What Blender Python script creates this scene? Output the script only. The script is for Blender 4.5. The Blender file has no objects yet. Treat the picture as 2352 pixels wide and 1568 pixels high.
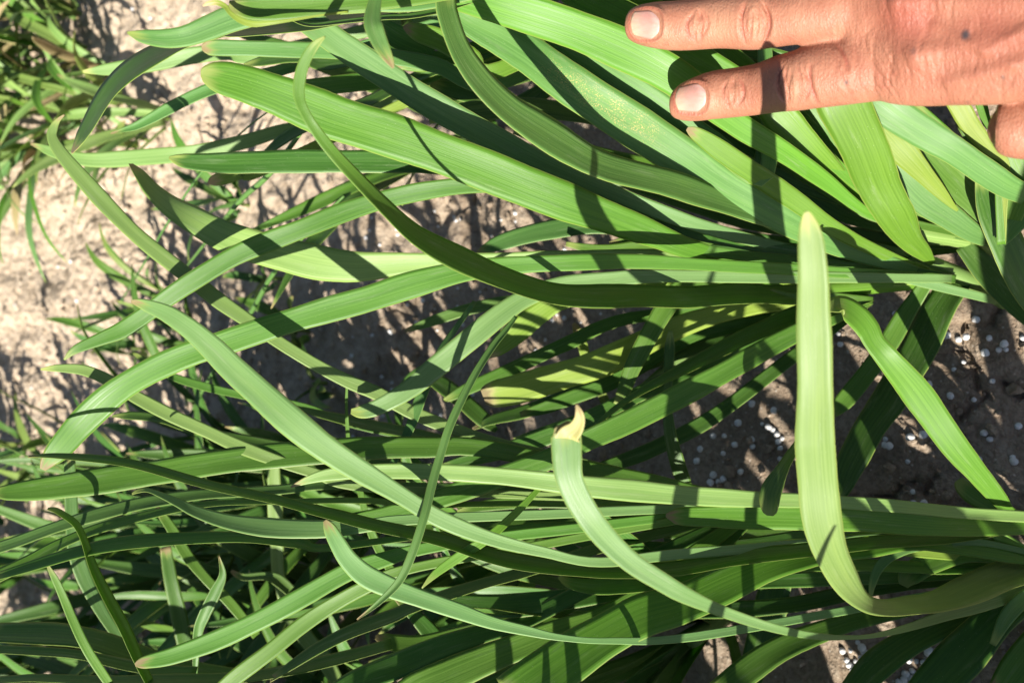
import bpy, bmesh, math, random
import numpy as np
from mathutils import Vector, Matrix
from mathutils.bvhtree import BVHTree

# ------------------------------------------------------------------ camera, sky, sun, exposure
PITCH = math.radians(56.0)          # the camera looks down this far below the horizon
CAM_H = 0.44                        # metres above the soil
sp, cp = math.sin(PITCH), math.cos(PITCH)
D = Vector((0, cp, -sp)); U = Vector((0, sp, cp)); V = Vector((1, 0, 0)); CAM = Vector((0, 0, CAM_H))
FPX, CX, CY = 1829.0, 1176.0, 784.0
scene = bpy.context.scene
col = scene.collection
cam_d = bpy.data.cameras.new('camera'); cam = bpy.data.objects.new('camera', cam_d); col.objects.link(cam)
R = Matrix((-U, V, -D)).transposed()
cam.matrix_world = Matrix.Translation(CAM) @ R.to_4x4()
cam_d.sensor_width = 36.0; cam_d.lens = 36.0 * FPX / 2352.0
cam_d.clip_start = 0.01; cam_d.clip_end = 400.0
cam_d.dof.use_dof = True; cam_d.dof.focus_distance = 0.305; cam_d.dof.aperture_fstop = 12.0
scene.camera = cam

SUN = Vector((1.10, 0.432, -0.9145)).normalized()     # the way the light travels
el = math.asin(-SUN.z); az = math.atan2(-SUN.x, -SUN.y)
world = bpy.data.worlds.new('World'); scene.world = world; world.use_nodes = True
wn = world.node_tree; bg = wn.nodes['Background']
sky = wn.nodes.new('ShaderNodeTexSky'); sky.sky_type = 'NISHITA'; sky.sun_disc = False
sky.sun_elevation = el; sky.sun_rotation = az
wn.links.new(sky.outputs[0], bg.inputs[0]); bg.inputs[1].default_value = 0.05
sl = bpy.data.lights.new('sun', 'SUN'); sl.energy = 5.0; sl.angle = math.radians(0.53); sl.color = (1.0, 0.94, 0.84)
so = bpy.data.objects.new('sun', sl); so.rotation_euler = SUN.to_track_quat('-Z', 'Y').to_euler(); col.objects.link(so)
so.location = (-1.2, -0.5, 1.4)
vs = scene.view_settings
vs.view_transform = 'Standard'; vs.look = 'None'; vs.gamma = 1.0; vs.use_curve_mapping = False; vs.exposure = 1.2

# ------------------------------------------------------------------ helpers
def ray(x, y): return D + U * ((CX - x) / FPX) + V * ((CY - y) / FPX)
def P(x, y, z): return CAM + ray(x, y) * (z / 100.0)                 # z: depth along the lens axis in cm
def zground(x, h=0.0): return 100 * (CAM_H - h) / (sp - (CX - x) / FPX * cp)
def tag(o, label=None, cat=None, group=None, kind=None):
    for k, v in (('label', label), ('category', cat), ('group', group), ('kind', kind)):
        if v: o[k] = v
    return o
def empty(name, loc):
    o = bpy.data.objects.new(name, None); o.location = loc; o.empty_display_size = 0.02; col.objects.link(o); return o
def link(name, me, mat, parent=None):
    o = bpy.data.objects.new(name, me); col.objects.link(o)
    if mat is not None and not me.materials: me.materials.append(mat)
    if parent is not None:
        o.parent = parent; o.matrix_parent_inverse = Matrix.Translation(-Vector(parent.location))
    return o

class N:                                                             # tiny node-tree writer
    def __init__(s, name):
        s.m = bpy.data.materials.new(name); s.m.use_nodes = True; s.t = s.m.node_tree; s.t.nodes.clear()
        s.out = s.n('ShaderNodeOutputMaterial')
    def n(s, typ, **kw):
        nd = s.t.nodes.new(typ)
        for k, v in kw.items():
            if k.startswith('_'): setattr(nd, k[1:], v)
        return nd
    def set(s, nd, key, val):
        if hasattr(val, 'is_linked') or isinstance(val, bpy.types.NodeSocket): s.t.links.new(val, nd.inputs[key])
        else: nd.inputs[key].default_value = val
    def noise(s, vec, scale, detail=3, rough=0.55):
        nd = s.n('ShaderNodeTexNoise'); nd.inputs['Scale'].default_value = scale; nd.inputs['Detail'].default_value = detail
        nd.inputs['Roughness'].default_value = rough; s.set(nd, 'Vector', vec); return nd.outputs['Fac']
    def math(s, op, a, b=0.0, clamp=False):
        nd = s.n('ShaderNodeMath', _operation=op, _use_clamp=clamp); s.set(nd, 0, a); s.set(nd, 1, b); return nd.outputs[0]
    def mix(s, f, a, b, mode='MIX'):
        nd = s.n('ShaderNodeMix', _data_type='RGBA', _blend_type=mode)
        s.set(nd, 0, f); s.set(nd, 6, a); s.set(nd, 7, b); return nd.outputs[2]
    def ramp(s, f, lo, hi, a=0.0, b=1.0):
        nd = s.n('ShaderNodeMapRange', _interpolation_type='SMOOTHSTEP'); s.set(nd, 0, f)
        for i, v in ((1, lo), (2, hi), (3, a), (4, b)): nd.inputs[i].default_value = v
        return nd.outputs[0]
    def scale(s, vec, v3):
        nd = s.n('ShaderNodeVectorMath', _operation='MULTIPLY'); s.set(nd, 0, vec); nd.inputs[1].default_value = v3; return nd.outputs[0]
    def bump(s, h, strength, dist):
        nd = s.n('ShaderNodeBump'); nd.inputs['Strength'].default_value = strength; nd.inputs['Distance'].default_value = dist
        s.set(nd, 'Height', h); return nd.outputs[0]
def c4(c): return (c[0], c[1], c[2], 1.0)

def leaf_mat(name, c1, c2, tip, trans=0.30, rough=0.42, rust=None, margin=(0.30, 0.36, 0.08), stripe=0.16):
    s = N(name)
    uv = s.n('ShaderNodeUVMap', _uv_map='UVMap').outputs[0]          # x: metres from the tip, y: -1..1 across
    sep = s.n('ShaderNodeSeparateXYZ'); s.set(sep, 0, uv); along, across = sep.outputs[0], sep.outputs[1]
    info = s.n('ShaderNodeObjectInfo'); rnd = info.outputs['Random']
    off = s.n('ShaderNodeCombineXYZ'); s.set(off, 2, s.math('MULTIPLY', rnd, 37.0))
    base = s.n('ShaderNodeVectorMath', _operation='ADD'); s.set(base, 0, uv); s.set(base, 1, off.outputs[0]); base = base.outputs[0]
    veins = s.noise(s.scale(base, (9.0, 9.0, 1.0)), 1.0, 3)
    fine = s.noise(s.scale(base, (14.0, 34.0, 1.0)), 1.0, 2)
    patch = s.noise(s.scale(base, (26.0, 1.6, 1.0)), 1.0, 3)
    cc = s.mix(s.ramp(veins, 0.34, 0.68), c4(c1), c4(c2))
    cc = s.mix(s.math('MULTIPLY', s.ramp(fine, 0.42, 0.75), stripe), cc, c4([v * 0.55 for v in c1]))
    cc = s.mix(s.math('MULTIPLY', s.ramp(patch, 0.45, 0.8), 0.4), cc, c4([c2[0] * 1.2, c2[1] * 1.14, c2[2] * 0.95]))
    hv = s.n('ShaderNodeHueSaturation'); s.set(hv, 'Color', cc)
    s.set(hv, 'Hue', s.math('ADD', 0.492, s.math('MULTIPLY', rnd, 0.02)))
    s.set(hv, 'Value', s.math('ADD', 0.86, s.math('MULTIPLY', s.math('FRACT', s.math('MULTIPLY', rnd, 7.31)), 0.28)))
    hv.inputs['Saturation'].default_value = 1.0; cc = hv.outputs[0]
    spk = s.n('ShaderNodeTexVoronoi'); s.set(spk, 'Vector', s.scale(base, (260.0, 3.4, 1.0))); spk.inputs['Scale'].default_value = 1.6
    cc = s.mix(s.math('MULTIPLY', s.ramp(spk.outputs['Distance'], 0.10, 0.03), 0.45), cc, c4((0.42, 0.50, 0.30)))
    tipf = s.math('ADD', s.math('MULTIPLY', along, 1.0), s.math('MULTIPLY', s.math('SUBTRACT', patch, 0.5), 0.012))
    brown = s.ramp(s.math('FRACT', s.math('MULTIPLY', rnd, 13.7)), 0.5, 0.75)
    cc = s.mix(s.ramp(tipf, 0.008, 0.001), cc, s.mix(s.math('MULTIPLY', brown, s.ramp(tipf, 0.005, 0.002)), c4(tip), c4((0.26, 0.205, 0.095))))
    dust = s.noise(s.scale(base, (42.0, 2.2, 1.0)), 1.0, 5, .7)
    cc = s.mix(s.ramp(dust, .52, .78, 0, .28), cc, c4((0.30, 0.36, 0.22)))
    scar = s.noise(s.scale(base, (30.0, 60.0, 1.0)), 1.0, 2)
    cc = s.mix(s.math('MULTIPLY', s.ramp(scar, .70, .76), s.ramp(dust, .45, .6, 0, .7)), cc, c4((0.36, 0.40, 0.20)))
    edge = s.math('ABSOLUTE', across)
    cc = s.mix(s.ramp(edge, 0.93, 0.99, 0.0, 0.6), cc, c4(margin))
    if rust:
        a0, a1, c0, w = rust
        m = s.math('MULTIPLY', s.ramp(along, a0, a0 + 0.02), s.ramp(along, a1, a1 - 0.02))
        m = s.math('MULTIPLY', m, s.ramp(s.math('ABSOLUTE', s.math('SUBTRACT', across, c0)), w, w * 0.3))
        dots = s.noise(s.scale(base, (1500.0, 17.0, 1.0)), 1.0, 1)
        big = s.noise(s.scale(base, (170.0, 2.5, 1.0)), 1.0, 3)
        cc = s.mix(s.math('MULTIPLY', m, s.math('MULTIPLY', s.ramp(dots, 0.50, 0.66, 0, .8), s.ramp(big, 0.36, 0.62))), cc, c4((0.55, 0.42, 0.14)))
    rib = s.noise(s.scale(base, (3.0, 16.0, 1.0)), 1.0, 2)
    nrm = s.bump(s.math('ADD', rib, s.math('MULTIPLY', fine, 0.4)), 0.14, 0.0006)
    pr = s.n('ShaderNodeBsdfPrincipled'); s.set(pr, 'Base Color', cc); s.set(pr, 'Normal', nrm)
    s.set(pr, 'Roughness', s.ramp(veins, 0.2, 0.8, rough - 0.06, rough + 0.14)); pr.inputs['Specular IOR Level'].default_value = 0.32
    tr = s.n('ShaderNodeBsdfTranslucent'); s.set(tr, 'Color', s.mix(0.75, cc, c4((1.35, 1.5, 0.5)), 'MULTIPLY'))
    mx = s.n('ShaderNodeMixShader'); mx.inputs[0].default_value = trans
    s.t.links.new(pr.outputs[0], mx.inputs[1]); s.t.links.new(tr.outputs[0], mx.inputs[2]); s.t.links.new(mx.outputs[0], s.out.inputs[0])
    return s.m

YT = (0.24, 0.31, 0.075)
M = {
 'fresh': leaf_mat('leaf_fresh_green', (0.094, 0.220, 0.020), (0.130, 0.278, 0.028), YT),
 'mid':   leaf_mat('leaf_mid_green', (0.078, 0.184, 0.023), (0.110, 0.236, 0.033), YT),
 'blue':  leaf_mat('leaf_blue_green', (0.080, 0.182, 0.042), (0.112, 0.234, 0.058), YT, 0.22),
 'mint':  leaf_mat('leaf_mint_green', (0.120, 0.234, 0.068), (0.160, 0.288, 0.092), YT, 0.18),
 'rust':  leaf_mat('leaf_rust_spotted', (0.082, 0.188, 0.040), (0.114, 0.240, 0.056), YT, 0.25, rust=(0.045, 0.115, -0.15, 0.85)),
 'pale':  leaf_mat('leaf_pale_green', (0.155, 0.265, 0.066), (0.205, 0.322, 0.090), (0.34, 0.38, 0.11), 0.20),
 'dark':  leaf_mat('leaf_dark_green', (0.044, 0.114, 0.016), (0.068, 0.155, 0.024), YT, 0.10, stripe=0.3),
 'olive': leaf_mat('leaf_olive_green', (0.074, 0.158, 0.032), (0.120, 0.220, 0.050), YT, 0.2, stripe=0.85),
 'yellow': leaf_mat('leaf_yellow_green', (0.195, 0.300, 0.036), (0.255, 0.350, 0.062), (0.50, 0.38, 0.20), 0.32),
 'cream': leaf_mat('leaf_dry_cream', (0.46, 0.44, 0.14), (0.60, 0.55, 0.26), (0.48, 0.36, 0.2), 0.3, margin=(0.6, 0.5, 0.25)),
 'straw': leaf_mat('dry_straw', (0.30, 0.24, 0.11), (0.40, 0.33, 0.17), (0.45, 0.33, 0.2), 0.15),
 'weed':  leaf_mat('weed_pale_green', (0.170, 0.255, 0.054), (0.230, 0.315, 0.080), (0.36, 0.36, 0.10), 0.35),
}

# ------------------------------------------------------------------ ribbons (leaf blades)
def catmull(a, n):
    """a: k x c array -> smooth resample, about n rows per span"""
    a = np.asarray(a, float); k = len(a); out = []
    for i in range(k - 1):
        p0 = a[max(i - 1, 0)]; p1 = a[i]; p2 = a[i + 1]; p3 = a[min(i + 2, k - 1)]
        for j in range(n):
            t = j / n
            out.append(0.5 * (2 * p1 + (p2 - p0) * t + (2 * p0 - 5 * p1 + 4 * p2 - p3) * t * t + (3 * p1 - p0 - 3 * p2 + p3) * t ** 3))
    out.append(a[-1]); return np.array(out)
COLS = np.array([-1, -0.72, -0.4, -0.12, 0.12, 0.4, 0.72, 1.0])
def ribbon_mesh(name, C, S, Nn, hw, keel, thick=0.0005, seed=0, ripple=0.0):
    """C centre, S side, Nn normal (n x 3), hw half width (n); keel: how deeply the blade is channelled. A closed thin blade."""
    n = len(C); m = len(COLS)
    seg = np.r_[0, np.cumsum(np.linalg.norm(np.diff(C, axis=0), axis=1))]
    prof = np.abs(COLS) ** 1.6
    rg = np.random.RandomState(seed)
    ph = rg.rand(4) * 6.28
    edge = 1 + 0.025 * np.sin(seg * 190 + ph[0]) + 0.03 * np.sin(seg * 83 + ph[1]) + 0.02 * (rg.rand(n) - .5)
    C = C + Nn * ((0.0012 * np.sin(seg * 41 + ph[2]) + 0.0006 * np.sin(seg * 105 + ph[0])) * np.minimum(seg / .02, 1))[:, None]
    rip = ripple * (np.sin(seg * 120 + ph[2])[:, None] * np.clip(COLS, 0, 1) ** 2 + np.sin(seg * 97 + ph[3])[:, None] * np.clip(-COLS, 0, 1) ** 2)
    kk = np.broadcast_to(np.asarray(keel, float), (n,))
    off = hw[:, None] * (kk[:, None] * prof[None, :] + rip)
    top = C[:, None, :] + S[:, None, :] * ((hw * edge)[:, None] * COLS[None, :])[:, :, None] + Nn[:, None, :] * off[:, :, None]
    th = thick * (1 - 0.75 * np.abs(COLS) ** 3)
    bot = top - Nn[:, None, :] * th[None, :, None]
    verts = np.concatenate([top.reshape(-1, 3), bot.reshape(-1, 3)])
    B = n * m; faces = []
    for i in range(n - 1):
        for j in range(m - 1):
            a = i * m + j; faces.append((a, a + 1, a + m + 1, a + m)); faces.append((B + a, B + a + m, B + a + m + 1, B + a + 1))
        a = i * m; faces.append((a, a + m, B + a + m, B + a)); a += m - 1; faces.append((a, B + a, B + a + m, a + m))
    for j in range(m - 1):
        faces.append((j, B + j, B + j + 1, j + 1)); a = (n - 1) * m + j; faces.append((a, a + 1, B + a + 1, B + a))
    me = bpy.data.meshes.new(name); me.from_pydata(verts.tolist(), [], faces)
    uvs = np.zeros((len(verts), 2)); gu = np.repeat(seg, m); gv = np.tile(COLS, n)
    uvs[:B, 0] = gu; uvs[B:, 0] = gu; uvs[:B, 1] = gv; uvs[B:, 1] = gv
    uvl = me.uv_layers.new(name='UVMap'); li = np.zeros(len(me.loops), int); me.loops.foreach_get('vertex_index', li)
    uvl.data.foreach_set('uv', uvs[li].ravel())
    me.polygons.foreach_set('use_smooth', [True] * len(me.polygons)); me.update(); return me
def unit(a): return a / np.maximum(np.linalg.norm(a, axis=-1, keepdims=True), 1e-9)

SEED = [1]
def blade(plant, mat, pts, z, tilt=(0,), keel=0.16, base=True, name='leaf', ripple=0.045):
    """pts: 'x,y,w ...' from the tip on, in picture units; z: depths in cm spread along the blade; tilt: lean of the face, degrees"""
    A = [[float(q) for q in p.split(',')] for p in pts.split()]
    if base and plant is not None and plant.get('bx'):
        bx, by = plant['bx'], plant['by']; x, y, w = A[-1]
        dist = math.hypot(bx - x, by - y)
        if dist > 60: A.append([x * .45 + bx * .55, y * .45 + by * .55, max(w * .9, 14)])
        A.append([bx, by, 18])
    A = np.array(A); arc = np.r_[0, np.cumsum(np.hypot(*np.diff(A[:, :2], axis=0).T))]; arc /= arc[-1]
    z = list(z); 
    if base and plant is not None and plant.get('bx'): z[-1] = plant['bz'] if z[-1] == 0 else z[-1]
    zz = np.interp(arc, np.linspace(0, 1, len(z)), z); tt = np.interp(arc, np.linspace(0, 1, len(tilt)), tilt)
    rows = catmull(np.c_[A, zz, tt], 6)
    C = np.array([P(r[0], r[1], r[3]) for r in rows]); cam0 = np.array(CAM)
    T = unit(np.gradient(C, axis=0)); vd = unit(C - cam0)
    S0 = unit(np.cross(T, vd))
    for i in range(1, len(S0)):
        if np.dot(S0[i], S0[i - 1]) < 0: S0[i] *= -1
    if S0[:, 0].mean() > 0: S0 *= -1                                 # the side that points down the picture
    N0 = np.cross(S0, T); N0 *= np.sign(-(N0 * vd).sum(1, keepdims=True))
    ph = np.radians(rows[:, 4])[:, None]
    Nn = np.cos(ph) * N0 + np.sin(ph) * S0; S = np.cos(ph) * S0 - np.sin(ph) * N0
    hw = np.maximum(rows[:, 2], 2.0) * 0.5 * rows[:, 3] / 100 / FPX / np.maximum(np.cos(ph[:, 0]), 0.4)
    L = np.r_[0, np.cumsum(np.linalg.norm(np.diff(C, axis=0), axis=1))]
    SEED[0] += 1
    me = ribbon_mesh(name, C, S, Nn, hw, keel * (.5 if keel < .25 else 1), seed=SEED[0], ripple=ripple)
    return link(name, me, M[mat], plant)

def arc_blade(plant, mat, root, azim, length, width, rise, droop, seed, name='leaf', sway=0.0):
    """a blade grown in the round: leaves the root upwards, leans out along azim and droops"""
    n = 22; t = np.linspace(0, 1, n)
    pitch = rise - droop * t ** 1.5
    aa = azim + sway * t ** 2
    dirs = np.c_[np.cos(pitch) * np.cos(aa), np.cos(pitch) * np.sin(aa), np.sin(pitch)]
    C = np.array(root) + np.cumsum(dirs * (length / n), axis=0)
    C[:, 2] = np.maximum(C[:, 2], 0.006 + 0.004 * np.sin(t * 9))
    C = C[::-1]; T = unit(np.gradient(C, axis=0))
    S = unit(np.cross(T, np.array([0, 0, 1.0]) + 0.25 * np.array([math.cos(seed), math.sin(seed), 0])))
    tw = (random.Random(seed).uniform(-0.5, 0.5)) + t * random.Random(seed + 9).uniform(-0.8, 0.8)
    Nn = np.cross(S, T)
    S2 = np.cos(tw)[:, None] * S + np.sin(tw)[:, None] * Nn; N2 = np.cos(tw)[:, None] * Nn - np.sin(tw)[:, None] * S
    N2 *= np.where(N2[:, 2:3].mean() < 0, -1, 1)
    u = t
    hw = 0.5 * width * np.clip(np.minimum(1.0, 0.06 + (u * 3.2) ** 0.75), 0, 1) * (1 - 0.35 * u ** 3)
    me = ribbon_mesh(name, C, S2, N2, hw, 0.22, seed=seed, ripple=0.03)
    return link(name, me, M[mat], plant)

def tube_mesh(name, C, r, k=14):
    C = np.array(C); T = unit(np.gradient(C, axis=0)); ref = np.array([0.3, 0.2, 1.0])
    A = unit(np.cross(T, ref)); B = np.cross(T, A); an = np.linspace(0, 2 * np.pi, k, endpoint=False)
    ring = C[:, None] + (A[:, None] * np.cos(an)[None, :, None] + B[:, None] * np.sin(an)[None, :, None]) * np.array(r)[:, None, None]
    n = len(C); verts = ring.reshape(-1, 3).tolist(); faces = []
    for i in range(n - 1):
        for j in range(k):
            faces.append((i * k + j, i * k + (j + 1) % k, (i + 1) * k + (j + 1) % k, (i + 1) * k + j))
    faces.append(tuple(range(k - 1, -1, -1))); faces.append(tuple((n - 1) * k + j for j in range(k)))
    me = bpy.data.meshes.new(name); me.from_pydata(verts, [], faces)
    seg = np.r_[0, np.cumsum(np.linalg.norm(np.diff(C, axis=0), axis=1))] + 0.05
    uvl = me.uv_layers.new(name='UVMap'); li = np.zeros(len(me.loops), int); me.loops.foreach_get('vertex_index', li)
    uv = np.c_[seg[li // k], np.sin((li % k) / k * 6.283) * 0.8]; uvl.data.foreach_set('uv', uv.ravel())
    me.polygons.foreach_set('use_smooth', [True] * len(me.polygons)); return me
def stem(plant, pts, mat='pale', name='stem'):
    """pts: (x, y, z, w) in picture units"""
    rows = catmull(pts, 6)
    C = [P(*r[:3]) for r in rows]; r = [q[3] * 0.5 * q[2] / 100 / FPX for q in rows]
    return link(name, tube_mesh(name, C, r), M[mat], plant)

# ------------------------------------------------------------------ soil
TABLES = {}
def vnoise(x, y, seed):
    if seed not in TABLES: TABLES[seed] = np.random.RandomState(seed).rand(256, 256)
    tab = TABLES[seed]
    xi = np.floor(x).astype(int); yi = np.floor(y).astype(int); fx = x - xi; fy = y - yi
    fx = fx * fx * (3 - 2 * fx); fy = fy * fy * (3 - 2 * fy)
    g = lambda a, b: tab[a % 256, b % 256]
    return (g(xi, yi) * (1 - fx) + g(xi + 1, yi) * fx) * (1 - fy) + (g(xi, yi + 1) * (1 - fx) + g(xi + 1, yi + 1) * fx) * fy - 0.5
CRACKS = [[(2215,735),(2212,780),(2228,830),(2240,895)],[(2300,672),(2285,715),(2270,755)],[(2265,912),(2215,950),(2185,980)],
          [(2000,1145),(2048,1147),(2062,1118),(2112,1108)],[(2300,880),(2330,905),(2360,920)],[(2150,1095),(2128,1125),(2120,1140)],[(2228,830),(2190,800)],[(2240,895),(2265,912)]]
def crack_points():
    out = []
    rc = random.Random(4)
    for line in CRACKS:
        a = np.array([[*P(x, y, zground(x))][:2] for x, y in line])
        for i in range(len(a) - 1):
            k = 12
            for j in range(k):
                q = a[i] + (a[i + 1] - a[i]) * j / k; out.append((q[0] + rc.uniform(-.0006, .0006), q[1] + rc.uniform(-.0006, .0006)))
    return np.array(out)
def soil_height(x, y):
    h = 0.016 * vnoise(x * 9 + 3.1, y * 9 + 7.7, 1) + 0.010 * vnoise(x * 24, y * 24, 2)
    rough = np.clip(vnoise(x * 6 + 9, y * 6, 8) + 0.35 + 0.5 * np.clip((y - 0.12) * 4, 0, 1), 0, 1)
    h = h + rough * (0.008 * vnoise(x * 60, y * 60, 3) + 0.007 * np.abs(vnoise(x * 130, y * 130, 4)) + 0.0035 * vnoise(x * 280, y * 280, 5))
    return h + 0.0012 * vnoise(x * 380, y * 380, 6) * (0.4 + rough)
def axis(lo, hi, step, far):
    a = list(np.arange(lo, hi + step / 2, step)); s = step; v = hi
    while v < far: s *= 1.3; v += s; a.append(v)
    s = step; v = lo; pre = []
    while v > -far: s *= 1.3; v -= s; pre.append(v)
    return np.array(pre[::-1] + a)
ax = np.r_[axis(-0.50, 0.45, 0.0022, 150.0)]; ay = axis(-0.16, 1.10, 0.0024, 150.0)
gx, gy = np.meshgrid(ax, ay, indexing='ij'); near = np.exp(-(np.maximum(np.hypot(gx, gy - .4) - 1.5, 0)) / 2)
gz = soil_height(gx, gy) * near - 0.004
cpts = crack_points()
sel = (gx > cpts[:, 0].min() - .01) & (gx < cpts[:, 0].max() + .01) & (gy > cpts[:, 1].min() - .01) & (gy < cpts[:, 1].max() + .01)
sx_, sy_ = gx[sel], gy[sel]; dm = np.full(sx_.shape, 1.0)
for q in cpts: dm = np.minimum(dm, np.hypot(sx_ - q[0], sy_ - q[1]))
gz[sel] -= 0.006 * np.exp(-(dm / 0.0013) ** 2)
nx, ny = gx.shape
me = bpy.data.meshes.new('soil_ground')
idx = np.arange(nx * ny).reshape(nx, ny)
quads = np.stack([idx[:-1, :-1], idx[1:, :-1], idx[1:, 1:], idx[:-1, 1:]], -1).reshape(-1, 4)
me.vertices.add(nx * ny); me.vertices.foreach_set('co', np.stack([gx, gy, gz], -1).ravel())
me.loops.add(len(quads) * 4); me.loops.foreach_set('vertex_index', quads.ravel())
me.polygons.add(len(quads)); me.polygons.foreach_set('loop_start', np.arange(0, len(quads) * 4, 4)); me.polygons.foreach_set('loop_total', [4] * len(quads))
me.update(); me.validate(); me.polygons.foreach_set('use_smooth', [True] * len(me.polygons))
def soil_material():
    s = N('dry_loam'); geo = s.n('ShaderNodeNewGeometry').outputs['Position']
    a = s.noise(geo, 14, 5, .6); b = s.noise(geo, 95, 5, .65); c = s.noise(geo, 420, 4, .6)
    cc = s.mix(s.ramp(a, .3, .72), c4((0.205, 0.155, 0.108)), c4((0.325, 0.260, 0.195)))
    cc = s.mix(s.ramp(b, .40, .72, 0, .7), cc, c4((0.41, 0.335, 0.255)))
    cc = s.mix(s.ramp(c, .58, .40, 0, .45), cc, c4((0.15, 0.10, 0.065)))
    v = s.n('ShaderNodeTexVoronoi'); s.set(v, 'Vector', geo); v.inputs['Scale'].default_value = 190
    cc = s.mix(s.ramp(v.outputs['Distance'], .16, .05, 0, .55), cc, c4((0.60, 0.55, 0.48)))
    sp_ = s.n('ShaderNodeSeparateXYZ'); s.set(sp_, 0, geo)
    beige = s.ramp(s.math('ADD', sp_.outputs[1], s.math('MULTIPLY', s.math('SUBTRACT', a, .5), .35)), .22, .62)  # mask: soil colour turns paler away from the camera
    cc = s.mix(s.math('MULTIPLY', beige, .75), cc, s.mix(s.ramp(b, .32, .66), c4((0.40, 0.315, 0.225)), c4((0.58, 0.475, 0.36))))
    pr = s.n('ShaderNodeBsdfPrincipled'); s.set(pr, 'Base Color', cc); pr.inputs['Roughness'].default_value = .92
    pr.inputs['Specular IOR Level'].default_value = .2
    h = s.math('ADD', s.math('MULTIPLY', b, .6), s.math('MULTIPLY', c, .4))
    s.set(pr, 'Normal', s.bump(h, .8, .0055)); s.t.links.new(pr.outputs[0], s.out.inputs[0]); return s.m
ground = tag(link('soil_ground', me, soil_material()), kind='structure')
def on_soil(x, y):
    g = P(x, y, zground(x)); return Vector((g.x, g.y, float(soil_height(np.array(g.x), np.array(g.y))) - 0.004))

def crumbs(n):
    rs = np.random.RandomState(5); vs_, fs = [], []
    ico = [(0, 0, -1), (.72, -.53, -.45), (-.28, -.85, -.45), (-.89, 0, -.45), (-.28, .85, -.45), (.72, .53, -.45), (.28, -.85, .45), (-.72, -.53, .45), (-.72, .53, .45), (.28, .85, .45), (.89, 0, .45), (0, 0, 1)]
    tri = [(0,1,2),(1,0,5),(0,2,3),(0,3,4),(0,4,5),(1,5,10),(2,1,6),(3,2,7),(4,3,8),(5,4,9),(1,10,6),(2,6,7),(3,7,8),(4,8,9),(5,9,10),(6,10,11),(7,6,11),(8,7,11),(9,8,11),(10,9,11)]
    ico = np.array(ico); k = 0
    while k < n:
        x, y = rs.uniform(-.42, .42), rs.uniform(-.05, 1.0)
        if vnoise(np.array(x * 11 + 40), np.array(y * 11 + 40), 9) + rs.uniform(-.25, .25) < .02: continue
        r_ = .0007 + .0030 * rs.rand() ** 4; h = float(soil_height(np.array(x), np.array(y))) - .004
        p = ico * (r_ * rs.uniform(.6, 1.3, (12, 1))) * rs.uniform(.7, 1.3, (1, 3)); a = rs.uniform(0, 6.28); c_, s_ = math.cos(a), math.sin(a)
        p = np.c_[p[:, 0] * c_ - p[:, 1] * s_ + x, p[:, 0] * s_ + p[:, 1] * c_ + y, p[:, 2] * .8 + h + r_ * .25]
        fs += [(t[0] + 12 * k, t[1] + 12 * k, t[2] + 12 * k) for t in tri]; vs_.append(p); k += 1
    me = bpy.data.meshes.new('soil_crumbs'); me.from_pydata(np.concatenate(vs_).tolist(), [], fs); return me
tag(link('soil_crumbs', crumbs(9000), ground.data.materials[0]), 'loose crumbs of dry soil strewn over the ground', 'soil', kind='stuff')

# ------------------------------------------------------------------ garlic plants in the foreground, blade by blade
def plant(label, bx, by, name='garlic_plant', group='garlic plants'):
    root = on_soil(bx, by); e = empty(name, root); tag(e, label, 'plant', group)
    e['bx'] = bx; e['by'] = by; e['bz'] = zground(bx) - 1.0; return e

# plant whose bunch of blades lies under the index finger
PB = plant('garlic plant right under the hand, its bright broad blades fanned below the index finger', 2300, 560)
stem(PB, [(2330, 575, 37.2, 46), (2260, 560, 36.4, 44), (2190, 545, 35.6, 42), (2120, 532, 35.2, 38), (2060, 515, 35, 26)])
B = lambda *a, **k: blade(PB, *a, **k)
B('fresh', '880,-75,20 1000,-32,66 1117,5,80 1250,45,86 1350,80,86 1450,122,86 1540,170,84 1620,228,72 1700,290,56 1800,350,46 1900,420,38 1985,485,22 2060,515,14', (29.6, 29.5, 29.6, 30, 31.5, 34.8), (12, 8, 4, 0), keel=.12, base=False)
B('fresh', '1250,-60,30 1320,-15,66 1400,25,74 1500,75,72 1600,130,64 1700,190,52 1800,270,44 1920,380,30 2060,500,14', (31, 31, 31.3, 32, 35), (0,), base=False)
B('fresh', '1340,-70,20 1420,-20,56 1480,15,60 1560,60,54 1700,150,50 1850,290,40 2060,500,14', (32.4, 32.4, 32.6, 33, 35.2), (5,), base=False)
B('fresh', '1868,20,14 1880,60,60 1895,115,88 1912,175,104 1940,245,108 1985,340,104 2020,430,94 2060,500,78 2090,550,54 2120,580,34 2142,604,12', (28.6, 28.4, 29, 30.5, 32, 35.3), (6, 4, 0), keel=.10, base=False)
B('blue', '1930,130,50 1975,190,84 2010,225,82 2060,265,78 2130,310,68 2190,345,60 2250,385,56 2310,425,52 2370,462,44', (29.4, 29.6, 30, 31, 32.4), (8, 4), keel=.18)
B('yellow', '1960,180,50 2010,270,58 2050,322,62 2100,378,48 2150,432,32 2185,470,14 2200,484,6', (31, 31.4, 32, 33.5), (5,), base=False)
B('blue', '1980,230,30 2040,350,52 2080,410,66 2130,462,70 2180,497,58 2235,535,40', (32.6, 33, 34, 35), (2,))
B('mid', '2060,250,30 2110,330,46 2160,385,62 2200,425,70 2240,470,56 2270,510,40', (32, 32.5, 33.5, 35), (-5,))
B('fresh', '1720,190,30 1790,268,72 1830,310,68 1880,365,60 1930,415,46 1970,450,26 2000,478,10', (31, 31.5, 32.5, 34.6), (8, 4), base=False)
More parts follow.
